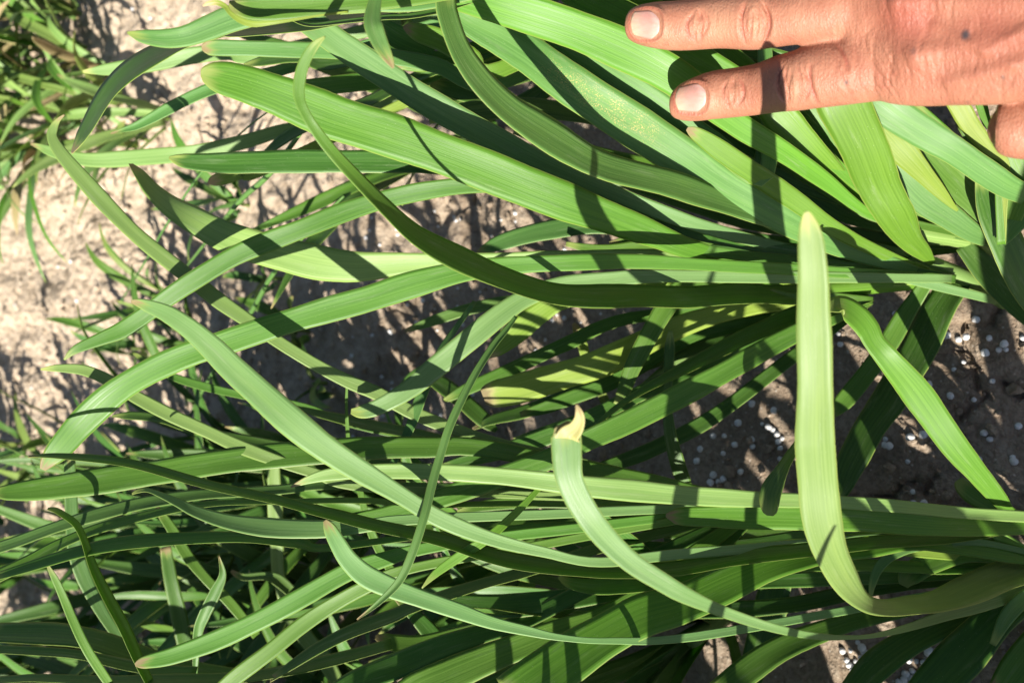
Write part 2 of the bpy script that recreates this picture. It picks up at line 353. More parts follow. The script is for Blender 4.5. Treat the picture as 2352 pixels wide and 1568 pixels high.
B('mid', '1800,190,30 1860,265,48 1890,300,42 1930,355,30 2000,440,20', (32.6, 33, 34, 35.2), (0,))
B('yellow', '2150,180,20 2200,240,42 2230,290,40 2270,340,30 2312,382,14', (29.5, 30.5, 32), (4,))
B('fresh', '2230,190,12 2252,235,22 2266,280,18 2285,320,12', (30.5, 31, 32), (0,))
B('mid', '2290,260,30 2318,320,56 2335,370,58 2350,420,50', (29.8, 31, 33), (0,))
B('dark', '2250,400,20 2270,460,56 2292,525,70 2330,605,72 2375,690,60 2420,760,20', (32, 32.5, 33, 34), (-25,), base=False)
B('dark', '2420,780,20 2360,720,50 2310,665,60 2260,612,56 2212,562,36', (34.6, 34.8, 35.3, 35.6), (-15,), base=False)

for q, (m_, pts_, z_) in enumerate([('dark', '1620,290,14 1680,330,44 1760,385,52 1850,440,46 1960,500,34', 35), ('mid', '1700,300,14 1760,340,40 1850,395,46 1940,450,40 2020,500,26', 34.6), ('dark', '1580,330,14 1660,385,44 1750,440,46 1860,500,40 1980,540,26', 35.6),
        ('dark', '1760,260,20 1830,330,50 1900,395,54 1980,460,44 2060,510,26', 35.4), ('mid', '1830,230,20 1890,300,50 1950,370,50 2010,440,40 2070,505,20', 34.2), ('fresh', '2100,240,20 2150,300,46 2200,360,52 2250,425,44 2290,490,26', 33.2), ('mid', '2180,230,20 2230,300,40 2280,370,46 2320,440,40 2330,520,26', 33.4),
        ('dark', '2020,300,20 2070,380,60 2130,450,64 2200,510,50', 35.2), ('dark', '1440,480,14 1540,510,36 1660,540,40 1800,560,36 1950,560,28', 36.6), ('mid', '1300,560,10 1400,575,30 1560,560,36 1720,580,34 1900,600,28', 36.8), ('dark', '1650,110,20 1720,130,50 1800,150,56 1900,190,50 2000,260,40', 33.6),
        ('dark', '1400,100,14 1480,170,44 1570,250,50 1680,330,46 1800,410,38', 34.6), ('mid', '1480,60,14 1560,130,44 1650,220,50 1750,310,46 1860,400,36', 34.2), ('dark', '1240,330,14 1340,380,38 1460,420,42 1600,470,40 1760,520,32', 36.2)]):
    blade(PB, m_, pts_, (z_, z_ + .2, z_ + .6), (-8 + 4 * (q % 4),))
# plant with the rust-speckled blade
PA = plant('garlic plant with the rust-speckled blue-green blade, rooted beside the scattered pellets', 2290, 690)
stem(PA, [(2310, 690, 37.2, 44), (2265, 662, 36.6, 44), (2232, 645, 36.2, 42), (2180, 622, 35.9, 36), (2136, 602, 35.6, 30), (2090, 585, 35.4, 20)])
B = lambda *a, **k: blade(PA, *a, **k)
B('rust', '985,-15,20 1030,20,46 1090,55,66 1150,85,78 1210,122,88 1290,180,92 1380,240,95 1480,305,92 1568,362,92 1650,420,82 1750,477,70 1850,530,58 1950,575,44 2030,600,34 2100,620,18 2145,628,8', (31, 31.2, 31.4, 31.6, 32.5, 34, 35.6), (-4, 4, 4, 0), keel=.12, base=False)
B('fresh', '1578,296,8 1600,308,30 1660,350,46 1740,405,48 1830,465,44 1900,515,36 1980,560,30 2060,595,20 2130,618,8', (30.4, 31.2, 32.4, 34, 35.4), (10, 6), keel=.12, base=False)
B('olive', '1015,-40,40 1021,0,46 1026,32,48 1046,85,50 1078,140,55 1125,200,60 1175,250,64 1230,290,68 1295,330,70 1370,372,66 1450,402,62 1568,437,58 1680,470,52 1790,507,44 1900,540,28 2090,585,14', (26.5, 27, 28.5, 30.5, 32.5, 34, 35.4), (-44, -40, -36, -30, -20), keel=.14, base=False)
B('mint', '640,0,20 690,33,56 740,70,62 784,103,60 860,155,62 940,208,64 1040,268,64 1130,318,60 1230,370,52 1340,415,44 1500,480,36 1700,545,28', (30.8, 31.2, 31.8, 33.2, 35, 35.8), (6,))
B('dark', '1905,1160,14 1930,1125,44 1955,1065,62 1995,990,70 2042,920,72 2078,850,72 2112,790,75 2150,720,74 2188,665,64 2215,640,40', (37, 37.2, 37, 36.2), (-30,), base=False)
B('mid', '1900,960,14 1935,925,40 1990,860,42 2040,790,42 2080,722,40 2125,655,30 2150,620,20', (38, 37.8, 37.2, 36), (-6,), base=False)

# plant whose stem lies along the middle of the picture
PC = plant('garlic plant whose long glossy dark blade sweeps through the middle of the picture', 2190, 640)
stem(PC, [(2190, 642, 37.4, 40), (2110, 645, 37, 42), (2030, 650, 36.6, 45), (1940, 658, 36.2, 46), (1850, 668, 35.8, 40), (1790, 675, 35.6, 24)], 'fresh')
B = lambda *a, **k: blade(PC, *a, **k)
B('fresh', '461,170,12 470,171,38 500,177,68 560,192,84 640,220,95 720,252,100 784,276,99 900,312,98 1000,348,97 1100,386,95 1200,425,92 1300,463,84 1400,500,75 1500,538,60 1568,566,48 1640,590,38 1710,624,27 1770,652,16 1835,670,8', (29.2, 29.6, 30, 30.6, 31.6, 33.4, 35.6), (0, 4, 6, 6, 4), keel=.10, base=False)
B('mid', '746,85,4 722,106,20 701,140,25 689,180,27 687,220,25 697,252,22 722,295,24 770,362,28 830,432,33 890,488,40 960,543,48 1060,597,53 1150,636,52 1250,664,52 1350,680,51 1450,687,52 1568,686,51 1700,681,50 1800,675,46 1900,667,38', (23.6, 24.5, 26.5, 28, 29.5, 31.5, 33.5, 35.6), (10, 0, -46, -52, -50, -46, -46, -40), keel=.22, base=False)
B('dark', '388,362,6 405,366,24 430,370,36 500,374,45 600,374,50 700,372,53 784,372,53 900,373,50 1000,378,44 1150,398,40 1350,450,36 1560,530,30', (33.2, 33, 33.2, 34, 35.4), (-14, -10, -8), keel=.14)
B('pale', '300,376,6 322,398,22 350,432,36 395,472,50 440,502,62 500,535,72 570,560,75 650,584,75 740,604,76 820,612,72 900,608,56 980,604,44 1100,601,38 1250,596,40 1400,592,40 1568,590,36 1700,598,30', (34.5, 34.2, 34, 34, 34.6, 35.6), (-60, 10, 12, 10, 8, 4, 0, 0), keel=.10)
B('mid', '98,1078,12 112,1058,34 135,1033,52 190,970,62 260,905,62 330,860,60 420,818,58 520,785,56 640,745,57 740,715,60 840,688,62 940,656,60 1060,624,50 1150,612,44 1280,604,38 1450,600,34 1650,610,28', (31, 30.6, 30.2, 30.8, 32.6, 35.4), (4, 2, 4), keel=.12)
B('mid', '147,826,4 175,802,20 230,779,30 280,758,37 330,725,39 390,680,42 460,634,44 540,587,44 620,553,45 700,523,45 784,490,46 880,460,44 980,438,40 1080,426,36 1180,432,32 1350,470,30 1600,570,26', (32.6, 32, 32, 32.4, 34, 35.6), (0, 6, 2), keel=.12)
B('mint', '806,944,12 830,945,30 870,933,38 940,893,45 1010,836,50 1080,778,51 1150,722,50 1210,684,46 1290,655,40 1400,642,36 1520,634,30', (33, 32.4, 32.6, 33.4, 34.5), (4,), keel=.12)
B('yellow', '1118,822,8 1140,800,38 1190,758,54 1240,718,52 1290,690,44 1400,670,36', (38.4, 37.6, 36.8, 36), (0,))
B('blue', '1095,582,8 1120,570,24 1160,556,38 1250,530,44 1350,515,42 1450,525,38 1600,570,30', (38, 37, 36.4, 36.2), (-20,))
B('mid', '1762,668,4 1780,672,16 1810,680,18 1850,684,14', (34.6, 35), (-10,), base=False)
B('mid', '1400,560,10 1480,545,30 1600,540,36 1720,560,34 1900,620,24', (37, 37, 36.6), (-10,))
B('blue', '1500,600,10 1600,620,34 1750,628,38 1900,612,40 2000,595,30', (36, 36.4, 36.8), (0,))

# plant of the middle ground, its blades between the pellets
PG = plant('garlic plant with broad pale blades lying low over the soil below the picture centre', 2000, 690)
B = lambda *a, **k: blade(PG, *a, **k)
B('yellow', '1110,912,34 1122,908,50 1150,902,64 1200,890,69 1280,865,67 1360,840,66 1440,806,62 1520,768,56 1620,730,48 1750,700,40', (37, 37, 37, 36.8), (12, 6), keel=.10)
B('mid', '1195,952,12 1250,936,30 1320,910,34 1400,880,36 1480,835,36 1600,770,34', (39.4, 39, 38), (0,))
B('mid', '1419,930,22 1432,900,31 1450,850,36 1475,800,42 1505,745,45 1540,692,46 1590,650,30', (36.2, 35.6, 35.4, 36), (0,))
B('pale', '1438,942,8 1455,928,34 1490,905,56 1560,850,72 1640,782,73 1720,716,66 1820,680,40', (40, 39.6, 38.6, 37), (10,))
B('mid', '1338,1008,4 1400,950,12 1480,893,18 1568,845,26 1640,813,32 1730,775,40 1830,735,46', (35.2, 35.4, 35.8, 36.2), (-46,), keel=.3)
B('mid', '770,1205,10 800,1198,36 880,1184,42 950,1164,44 1050,1130,47 1150,1095,48 1260,1055,48 1350,1010,50 1450,965,52 1568,905,53 1680,845,50 1780,790,46 1850,755,40', (33.2, 33, 33.4, 34.4, 36), (6, 4), keel=.12)
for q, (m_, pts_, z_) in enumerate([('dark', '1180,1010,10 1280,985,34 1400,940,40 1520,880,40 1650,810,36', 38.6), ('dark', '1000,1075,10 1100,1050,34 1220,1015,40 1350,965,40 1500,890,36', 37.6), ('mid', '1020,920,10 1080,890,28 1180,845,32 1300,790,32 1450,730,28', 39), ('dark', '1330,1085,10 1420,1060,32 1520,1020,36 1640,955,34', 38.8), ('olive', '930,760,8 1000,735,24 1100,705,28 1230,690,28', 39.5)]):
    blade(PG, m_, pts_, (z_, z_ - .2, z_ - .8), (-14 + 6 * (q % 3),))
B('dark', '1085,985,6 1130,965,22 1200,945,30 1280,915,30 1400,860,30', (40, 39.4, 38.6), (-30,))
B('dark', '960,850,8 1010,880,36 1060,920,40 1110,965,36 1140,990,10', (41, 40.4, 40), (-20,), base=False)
B('dark', '1540,760,10 1538,800,24 1535,860,22 1533,930,20 1540,1000,28 1555,1060,34 1572,1110,30', (36.4, 36.6, 37, 38), (0,), base=False)
B('yellow', '1318,742,8 1328,765,24 1340,800,24 1350,840,20', (39.6, 39.8, 40), (0,), base=False)
B('mid', '1380,900,20 1400,950,26 1400,1010,20', (41, 41.5), (-20,), base=False)

# the plant that carries the bent-over blade across the front
PE = plant('garlic plant with the tall upright blade standing closest to the lens at right', 2520, 1300)
B = lambda *a, **k: blade(PE, *a, **k)
B('pale', '1852,487,10 1854,495,22 1858,520,42 1863,560,56 1868,640,66 1868,720,71 1870,800,76 1872,900,81 1871,1000,85 1873,1045,87 1880,1120,87 1890,1200,84 1908,1270,76 1940,1335,62 1985,1383,42 2035,1398,34 2090,1393,44 2180,1368,56 2280,1332,64 2370,1298,66', (19.8, 20.6, 21.6, 23, 24.6, 27.5, 31.5, 34.5), (0, 4, 6, 0, -10, -30, -48, -48), keel=.14, base=False)
B('mint', '1288,974,34 1297,988,58 1301,1002,65 1303,1045,66 1308,1095,64 1330,1150,62 1364,1205,58 1407,1255,54 1457,1298,50 1517,1335,44 1568,1365,38 1640,1398,28 1720,1425,22 1800,1444,19 1870,1455,15 1940,1461,10 2010,1458,10 2120,1430,20 2280,1380,30', (22.4, 23, 24.2, 25.8, 28.5, 33, 36), (10, 16, 22, 22, 10, -44), keel=.2)
B('cream', '1324,929,4 1330,946,17 1331,964,26 1322,984,36 1306,1000,50 1302,1012,58', (21.6, 21.9, 22.3), (-20, 6), keel=.3, base=False, name='dry_tip')
B('fresh', '1170,1610,110 1250,1550,112 1320,1500,106 1400,1452,100 1480,1412,94 1568,1386,86 1680,1336,78 1780,1296,66 1880,1268,58 1990,1250,56 2120,1238,50', (31.6, 31.8, 32.4, 33.6, 35), (-14, -10, -14), keel=.14)
B('mint', '746,1194,8 757,1212,28 775,1245,38 800,1285,44 840,1322,48 900,1350,44 970,1375,40 1050,1402,37 1130,1430,30 1210,1448,22 1290,1463,14 1400,1470,14 1600,1460,20', (30, 30.4, 31.2, 32.6, 34.5, 36), (8, 4, -10), keel=.12)
B('mid', '1283,1323,8 1310,1338,24 1370,1346,34 1450,1338,40 1560,1322,36 1700,1300,30', (34.2, 34.6, 35.2), (-30,))
B('yellow', '1447,1305,10 1490,1298,26 1568,1289,36 1660,1278,35 1750,1265,28 1880,1250,26', (34.2, 34.6, 35.2), (0,))
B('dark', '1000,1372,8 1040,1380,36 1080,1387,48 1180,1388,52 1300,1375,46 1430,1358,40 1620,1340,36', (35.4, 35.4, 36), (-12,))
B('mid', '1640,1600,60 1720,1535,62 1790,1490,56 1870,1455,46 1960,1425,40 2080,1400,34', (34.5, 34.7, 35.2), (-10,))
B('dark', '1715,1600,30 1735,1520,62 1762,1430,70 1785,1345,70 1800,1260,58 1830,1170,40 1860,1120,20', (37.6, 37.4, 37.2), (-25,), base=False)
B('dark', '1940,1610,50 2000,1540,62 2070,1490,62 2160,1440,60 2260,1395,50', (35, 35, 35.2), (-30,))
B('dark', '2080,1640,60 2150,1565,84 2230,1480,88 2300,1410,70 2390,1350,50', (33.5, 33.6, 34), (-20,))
B('mid', '2290,1600,50 2340,1530,70 2400,1450,60 2460,1380,40', (33, 33.4, 34), (0,))
B('blue', '2280,1480,14 2310,1420,30 2345,1380,34 2400,1340,24', (32.6, 33, 33.8), (6,))
B('blue', '2000,1370,6 2004,1340,16 2018,1305,22 2050,1275,24 2110,1255,22 2240,1245,16', (33.6, 33.8, 34.4), (10,))
B('mid', '2075,1345,20 2090,1320,50 2140,1290,50 2230,1270,40', (35, 35.2), (-6,))
B('dark', '1250,1500,10 1330,1440,30 1450,1400,36 1600,1400,40 1800,1390,36 2000,1350,34', (36, 36.4, 36), (-20,))

# the plant with the pair of straight level blades
PD = plant('garlic plant with two straight level blades reaching left from the right edge', 2480, 1195)
B = lambda *a, **k: blade(PD, *a, **k)
B('pale', '668,1118,4 710,1101,20 760,1090,31 850,1084,33 950,1082,36 1050,1085,38 1150,1092,41 1250,1103,44 1350,1115,48 1450,1125,48 1568,1138,46 1680,1144,42 1780,1148,34 1900,1152,30 2050,1160,30 2200,1176,26 2352,1186,26', (29.8, 29.6, 30.2, 31.6, 34), (10, 12, 8, 0), keel=.14)
B('fresh', '1530,1183,8 1542,1184,24 1565,1185,42 1650,1186,52 1750,1187,55 1850,1188,57 1950,1190,58 2050,1197,55 2150,1205,48 2250,1208,44 2360,1205,44', (31.6, 31.8, 32.6, 34), (8, 6, -6), keel=.14)
B('mint', '301,693,6 312,694,14 335,700,25 385,719,39 435,752,48 485,797,56 535,848,60 600,907,64 665,965,66 735,1022,64 800,1066,58 860,1102,50 930,1142,42 1000,1183,39 1080,1218,35 1160,1245,30 1250,1266,24 1380,1290,22 1600,1270,24', (28.2, 28.2, 29, 30.4, 32.8, 35), (14, 14, 12, 0), keel=.12)
B('mid', '65,1048,4 120,1048,12 200,1055,17 300,1068,19 400,1088,20 500,1112,21 600,1140,22 700,1170,24 784,1190,26 900,1222,28 1000,1248,31 1100,1275,34 1200,1292,36 1320,1306,38 1430,1310,36 1600,1300,34', (29.6, 29.4, 29.8, 31.4, 34.6), (-48, -46, -44), keel=.3)
B('olive', '1770,1184,12 1770,1172,34 1774,1140,46 1785,1112,42 1800,1082,28 1820,1045,22 1850,1000,18', (29.6, 29.8, 31), (-30,), keel=.3, base=False)
B('mid', '2200,1102,20 2212,1116,40 2236,1136,46 2270,1158,36 2320,1182,24', (36.6, 36.4, 36), (-16,))
B('fresh', '1914,716,30 1922,704,44 1944,708,52 1975,730,54 1996,756,50 2010,786,46 2042,826,55 2090,884,63 2140,952,66 2190,1020,60 2240,1080,50 2290,1140,36 2330,1180,22', (30, 30.4, 31.6, 33.4, 35.4), (-46, -24, 14, 8, 6, 0, -20, -20), keel=.16)
B('fresh', '2270,1210,12 2300,1236,34 2330,1258,40 2360,1280,40 2420,1300,30', (34, 34.4), (10,), base=False)
B('dark', '1020,1215,8 1100,1200,30 1250,1190,40 1400,1180,44 1560,1215,46 1750,1230,40 2000,1225,34', (36.6, 36.8, 36.4), (-14,))
B('mid', '1050,1175,8 1120,1160,26 1250,1150,32 1400,1155,34 1600,1165,32', (36, 36, 36), (0,))
B('dark', '1280,1230,8 1380,1250,36 1520,1262,40 1700,1255,38 1900,1230,34', (35.6, 35.8, 35.6), (-20,))

# the plant of the thin crossing blades at lower centre
PF = plant('garlic plant with thin drooping blades crossing in front at lower centre', 1750, 1160)
B = lambda *a, **k: blade(PF, *a, **k)
B('blue', '820,1422,3 868,1385,13 917,1335,18 948,1270,20 975,1185,20 992,1110,20 1010,1045,20 1035,970,20 1085,872,18 1130,800,16 1160,762,13 1186,728,8', (27.8, 28, 29, 31), (-10, -10, -20), keel=.4, base=False)
B('fresh', '969,1350,3 1000,1318,18 1050,1282,23 1120,1235,22 1184,1178,17 1232,1128,12 1280,1080,8', (29.4, 29.6, 31), (12,), keel=.2, base=False)
B('blue', '879,1125,3 885,1100,11 910,1050,17 945,975,23 970,910,27 988,870,24 1020,800,16 1090,690,10', (34, 34, 36), (-30,), keel=.2, base=False)
B('mid', '310,1526,6 320,1523,20 340,1518,30 400,1504,39 500,1468,44 600,1420,46 700,1366,46 800,1312,42 880,1285,34 960,1262,28 1100,1240,24', (31, 31, 31.6, 34), (10, 8), keel=.14)
B('mid', '490,1600,34 540,1555,36 620,1495,37 700,1432,37 784,1378,36 860,1338,30 960,1300,22', (31.8, 32, 33), (10,), keel=.14)
B('mid', '-30,1136,8 -5,1131,26 30,1129,40 110,1121,54 200,1108,59 300,1092,59 400,1077,58 500,1062,58 620,1047,57 750,1038,56 860,1030,54 980,1026,48 1120,1030,40', (32.8, 33, 34, 35.6), (-6, -10, -14), keel=.16)
B('blue', '-40,1270,22 0,1255,26 100,1222,27 200,1190,28 300,1163,30 400,1146,28 500,1133,24 650,1120,22 800,1112,22', (34, 34, 35), (-26,), keel=.2)
B('mid', '-30,1335,26 0,1320,30 60,1289,27 130,1251,25 230,1209,24 330,1180,20 430,1164,16 560,1157,13 784,1152,13', (32.6, 32.8, 34), (-36,), keel=.2)
B('mid', '-20,1328,16 60,1304,24 170,1275,28 300,1248,30 430,1233,28 560,1232,24 690,1243,22 790,1252,16', (32, 32.4, 34), (-36,), keel=.2)
B('mint', '303,1134,4 318,1127,10 345,1127,10 400,1150,18 450,1175,25 520,1197,34 600,1208,42 690,1212,44 760,1212,41 850,1205,30 950,1192,24', (30.4, 30.6, 31.6, 33.6), (-30, 4, 10), keel=.12)
B('pale', '93,848,4 115,846,12 140,845,18 190,849,24 240,868,26 290,898,29 340,926,32 400,957,30 470,989,29 540,1022,30 620,1052,28 720,1085,24 850,1120,20', (32.8, 33, 34, 36), (6,), keel=.12)
B('mid', '303,808,4 318,818,10 335,830,14 400,866,18 480,890,20 555,906,18 700,935,18 850,985,16', (40, 39.5, 39), (6,))
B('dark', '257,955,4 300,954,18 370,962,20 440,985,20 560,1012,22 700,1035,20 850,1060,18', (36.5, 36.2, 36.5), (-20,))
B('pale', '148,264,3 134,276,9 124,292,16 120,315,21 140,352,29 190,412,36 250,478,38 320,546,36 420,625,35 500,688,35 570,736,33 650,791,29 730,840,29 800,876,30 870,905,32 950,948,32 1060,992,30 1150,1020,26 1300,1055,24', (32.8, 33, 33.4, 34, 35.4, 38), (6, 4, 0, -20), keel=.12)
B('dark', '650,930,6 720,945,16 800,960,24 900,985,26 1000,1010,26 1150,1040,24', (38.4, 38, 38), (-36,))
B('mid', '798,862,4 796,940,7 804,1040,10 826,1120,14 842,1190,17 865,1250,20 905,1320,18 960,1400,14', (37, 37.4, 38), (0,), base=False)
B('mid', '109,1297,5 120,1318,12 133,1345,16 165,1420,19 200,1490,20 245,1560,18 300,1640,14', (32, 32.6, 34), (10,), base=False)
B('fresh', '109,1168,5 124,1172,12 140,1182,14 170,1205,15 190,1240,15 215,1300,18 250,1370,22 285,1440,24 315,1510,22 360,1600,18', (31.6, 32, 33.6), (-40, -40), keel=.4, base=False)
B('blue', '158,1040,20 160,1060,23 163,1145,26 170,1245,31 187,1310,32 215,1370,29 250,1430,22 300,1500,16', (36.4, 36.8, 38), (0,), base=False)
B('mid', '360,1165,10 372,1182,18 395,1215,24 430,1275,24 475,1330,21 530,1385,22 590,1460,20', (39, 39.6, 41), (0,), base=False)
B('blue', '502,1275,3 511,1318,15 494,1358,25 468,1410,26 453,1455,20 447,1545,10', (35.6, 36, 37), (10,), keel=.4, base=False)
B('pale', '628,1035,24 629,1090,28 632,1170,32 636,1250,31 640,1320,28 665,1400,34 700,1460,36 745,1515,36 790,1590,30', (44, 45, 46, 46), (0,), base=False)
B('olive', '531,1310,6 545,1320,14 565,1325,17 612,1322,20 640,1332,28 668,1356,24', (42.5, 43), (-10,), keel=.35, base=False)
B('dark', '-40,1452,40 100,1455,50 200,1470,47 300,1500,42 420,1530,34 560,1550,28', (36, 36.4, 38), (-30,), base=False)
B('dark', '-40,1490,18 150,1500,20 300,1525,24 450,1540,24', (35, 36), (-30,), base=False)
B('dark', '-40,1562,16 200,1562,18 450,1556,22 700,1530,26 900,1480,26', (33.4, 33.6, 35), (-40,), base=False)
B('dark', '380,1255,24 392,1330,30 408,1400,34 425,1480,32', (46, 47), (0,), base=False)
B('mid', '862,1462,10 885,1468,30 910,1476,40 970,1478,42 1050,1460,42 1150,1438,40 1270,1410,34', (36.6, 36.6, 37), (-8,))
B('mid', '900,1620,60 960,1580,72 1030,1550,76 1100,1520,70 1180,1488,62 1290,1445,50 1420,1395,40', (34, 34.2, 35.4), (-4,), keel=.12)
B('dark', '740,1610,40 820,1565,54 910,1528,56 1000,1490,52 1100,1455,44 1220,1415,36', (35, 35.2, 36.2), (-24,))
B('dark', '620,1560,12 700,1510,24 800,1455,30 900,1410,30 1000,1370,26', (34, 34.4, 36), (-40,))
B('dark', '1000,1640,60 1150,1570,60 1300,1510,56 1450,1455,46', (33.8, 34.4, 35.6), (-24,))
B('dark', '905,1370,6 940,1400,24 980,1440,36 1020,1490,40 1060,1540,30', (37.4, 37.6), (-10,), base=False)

# plant at the top edge, beyond the hand
PT = plant('garlic plant at the top edge with a curled yellow-rimmed blade and a drooping tip', 1750, -160)
B = lambda *a, **k: blade(PT, *a, **k)
B('blue', '292,75,4 305,79,14 330,85,28 380,90,39 430,84,45 480,65,52 530,45,56 600,25,60 700,8,60 850,-5,60 1000,-15,58', (27, 26.8, 27.4, 29), (-4, -16, -10), keel=.16)
B('mid', '525,14,24 545,18,34 580,22,46 640,20,52 750,10,50 900,-6,50 1050,-30,48', (25.8, 26, 27.6), (-10, -6), keel=.22)
B('yellow', '466,14,3 478,8,9 498,5,12 518,14,11 532,30,10 555,44,13 585,50,14 640,46,8 720,36,5 800,28,4', (25.6, 25.4, 25.8), (20,), keel=.3, base=False)
B('blue', '903,157,5 896,142,18 885,122,29 870,92,38 858,58,42 858,28,36 868,-15,26 890,-60,20', (24, 23.6, 24), (-6,), keel=.25, base=False)
B('blue', '463,110,8 472,110,24 492,110,34 600,112,36 700,115,36 784,118,36 880,128,36 1000,150,36 1150,190,34', (35, 34.6, 35), (-4,), keel=.12)
B('pale', '190,165,6 215,163,16 250,160,26 330,150,34 420,132,38 520,120,36 640,118,30', (42, 41, 39), (6,))
B('dark', '164,352,4 176,330,18 190,305,29 225,255,40 270,200,44 320,155,45 380,120,44 440,98,40 520,82,36 640,66,32', (31, 30.4, 30.6, 32), (-70, -70, -60), keel=.15)
B('blue', '254,307,3 285,299,10 320,288,18 400,246,26 480,209,28 560,180,27 680,150,24', (38.4, 38, 37.4), (-20,), keel=.25)
B('pale', '70,330,5 90,337,14 115,347,24 170,363,30 230,368,34 330,361,36 450,348,34 560,326,32 640,302,28 740,280,24 880,240,20', (43, 42, 40, 39), (8,))
B('fresh', '926,62,6 940,66,26 965,76,42 1020,95,48 1080,130,46 1150,160,36', (33.8, 33.8, 34.6), (4,))
B('mid', '860,45,20 910,82,50 970,110,46 1040,130,36', (35, 35.2), (4,))
B('fresh', '905,148,16 960,146,36 1050,140,38 1150,150,30', (36, 36, 36), (4,))
B('mid', '640,190,10 720,200,36 800,192,40 900,180,38 1000,170,30', (37, 37, 37), (-6,))
B('olive', '985,275,20 1040,262,38 1100,254,46 1180,250,47 1280,256,42 1400,278,36 1550,330,30', (36, 36, 36.4), (-14,))
B('dark', '990,190,20 1040,205,40 1110,225,44 1200,240,40', (37.4, 37.4), (-20,))
B('dark', '560,150,8 620,140,26 700,135,30 800,140,30', (37.6, 37.6), (-40,))
B('dark', '600,360,10 650,318,24 700,290,26 780,255,26 900,210,24', (37.4, 37.2, 37), (-50,))
B('dark', '640,25,6 700,55,8 780,50,10 880,38,12 1000,20,12', (29.6, 30), (-55,), keel=.3)
B('mid', '1180,300,16 1280,330,34 1400,360,40 1560,400,40 1700,440,30', (36.6, 36.8, 36.8), (-30,))
B('dark', '1300,80,10 1400,150,40 1500,230,46 1600,300,46 1750,380,40', (34, 34.2, 35), (-20,))
B('blue', '1230,60,20 1300,110,44 1390,165,60 1480,225,66 1560,280,62 1640,330,50 1760,400,36', (31.6, 31.7, 33), (6,))
B('dark', '1560,90,30 1660,140,50 1760,180,50 1900,240,40', (32.6, 33), (-10,), base=False)
B('mid', '1600,80,20 1680,150,46 1760,230,46 1850,330,36', (33.8, 34.4), (0,), base=False)
B('yellow', '478,422,6 490,416,24 515,408,30 560,395,28 640,375,24', (39, 38.6, 38), (0,))

# thin weed stalks that cross the middle distance
PW = plant('thin hairy grass stalk leaning across the soil at left centre', 420, 990, 'grass_stalk', 'grass stalks')
stem(PW, [(420, 990, 62, 6), (480, 870, 55, 8), (575, 720, 48, 11), (625, 632, 44, 11), (700, 540, 41, 9), (790, 450, 38.5, 6)], 'blue', 'stalk')
PW2 = plant('long slender grass stalk slanting from the bare soil up to the broad bright blade', 270, 705, 'grass_stalk', 'grass stalks')
stem(PW2, [(270, 705, 72, 3), (340, 590, 60, 5), (380, 520, 54, 5), (460, 400, 46, 5), (560, 300, 42, 4), (640, 240, 40, 3)], 'blue', 'stalk')
PW3 = plant('dark grass stalk between the dark level blade and the folded pale blade', 430, 610, 'grass_stalk', 'grass stalks')
stem(PW3, [(430, 610, 60, 5), (510, 510, 48, 9), (560, 452, 44, 12), (620, 398, 41, 13), (700, 292, 38, 10)], 'blue', 'stalk')

# ------------------------------------------------------------------ plants grown in the round: weeds on the bare soil and garlic deep between
def tuft(label, x, y, n, length, width, mats, seed, name='grass_tuft', group='grass tufts', cat='grass', rise=(0.7, 1.45), droop=(0.3, 1.5), az=None):
    rt = random.Random(seed); root = on_soil(x, y); e = tag(empty(name, root), label, cat, group)
    hs, rs = (.05, .0055) if name == 'garlic_plant' else (.018, .0016)
    link('stem', tube_mesh('stem', [root + Vector((0, 0, -.004 + hs * q)) for q in (0, .3, .6, 1)], [rs * 1.2, rs, rs * .9, rs * .7], 10), M['pale' if hs > .02 else 'weed'], e)
    for i in range(n):
        a = rt.uniform(0, 6.283) if az is None else rt.gauss(az[0], az[1])
        arc_blade(e, rt.choice(mats), root + Vector((rt.uniform(-.008, .008), rt.uniform(-.008, .008), 0)), a, length * rt.uniform(.55, 1.15), width * rt.uniform(.6, 1.2),
                  rt.uniform(*rise), rt.uniform(*droop), seed * 31 + i, sway=rt.uniform(-.8, .8))
    return e
W = ['weed', 'fresh', 'pale', 'pale', 'weed', 'pale', 'mint', 'straw']
TL = [(60, 20), (190, 35), (120, 110), (215, 125), (45, 175), (150, 205), (265, 165), (90, 260), (210, 265), (300, 230), (30, 330), (150, 340), (10, 90), (330, 320), (395, 275), (20, 420)]
TLN = ['pale grass tuft in the far top left corner of the frame', 'pale grass tuft below the top edge, left of the curled blade', 'bushy grass tuft behind the top left weeds', 'bushy grass tuft just left of the dark drooping blade',
       'grass tuft at the left edge, a little under the top corner', 'grass tuft in the middle of the top left weeds', 'grass tuft behind the dark drooping blade', 'grass tuft low in the top left weeds', 'yellowish grass tuft beneath the dark drooping blade',
       'yellowish grass tuft between the dark blade and the grey-green blade', 'grass tuft at the left edge beside the bare soil', 'grass tuft beside the tip of the pale crossing blade', 'grass tuft cut by the left edge near the top', 'yellow-tipped weed under the grey-green blade', 'small yellow weed on the soil under the broad bright blade', 'sparse grass tuft at the left edge above the sunlit soil']
for i, (x, y) in enumerate(TL):
    tuft(TLN[i], x, y, 14 if x < 230 else 6, 0.20 if x < 250 else 0.13, 0.0095, W, 100 + i, az=(1.6, 1.6))
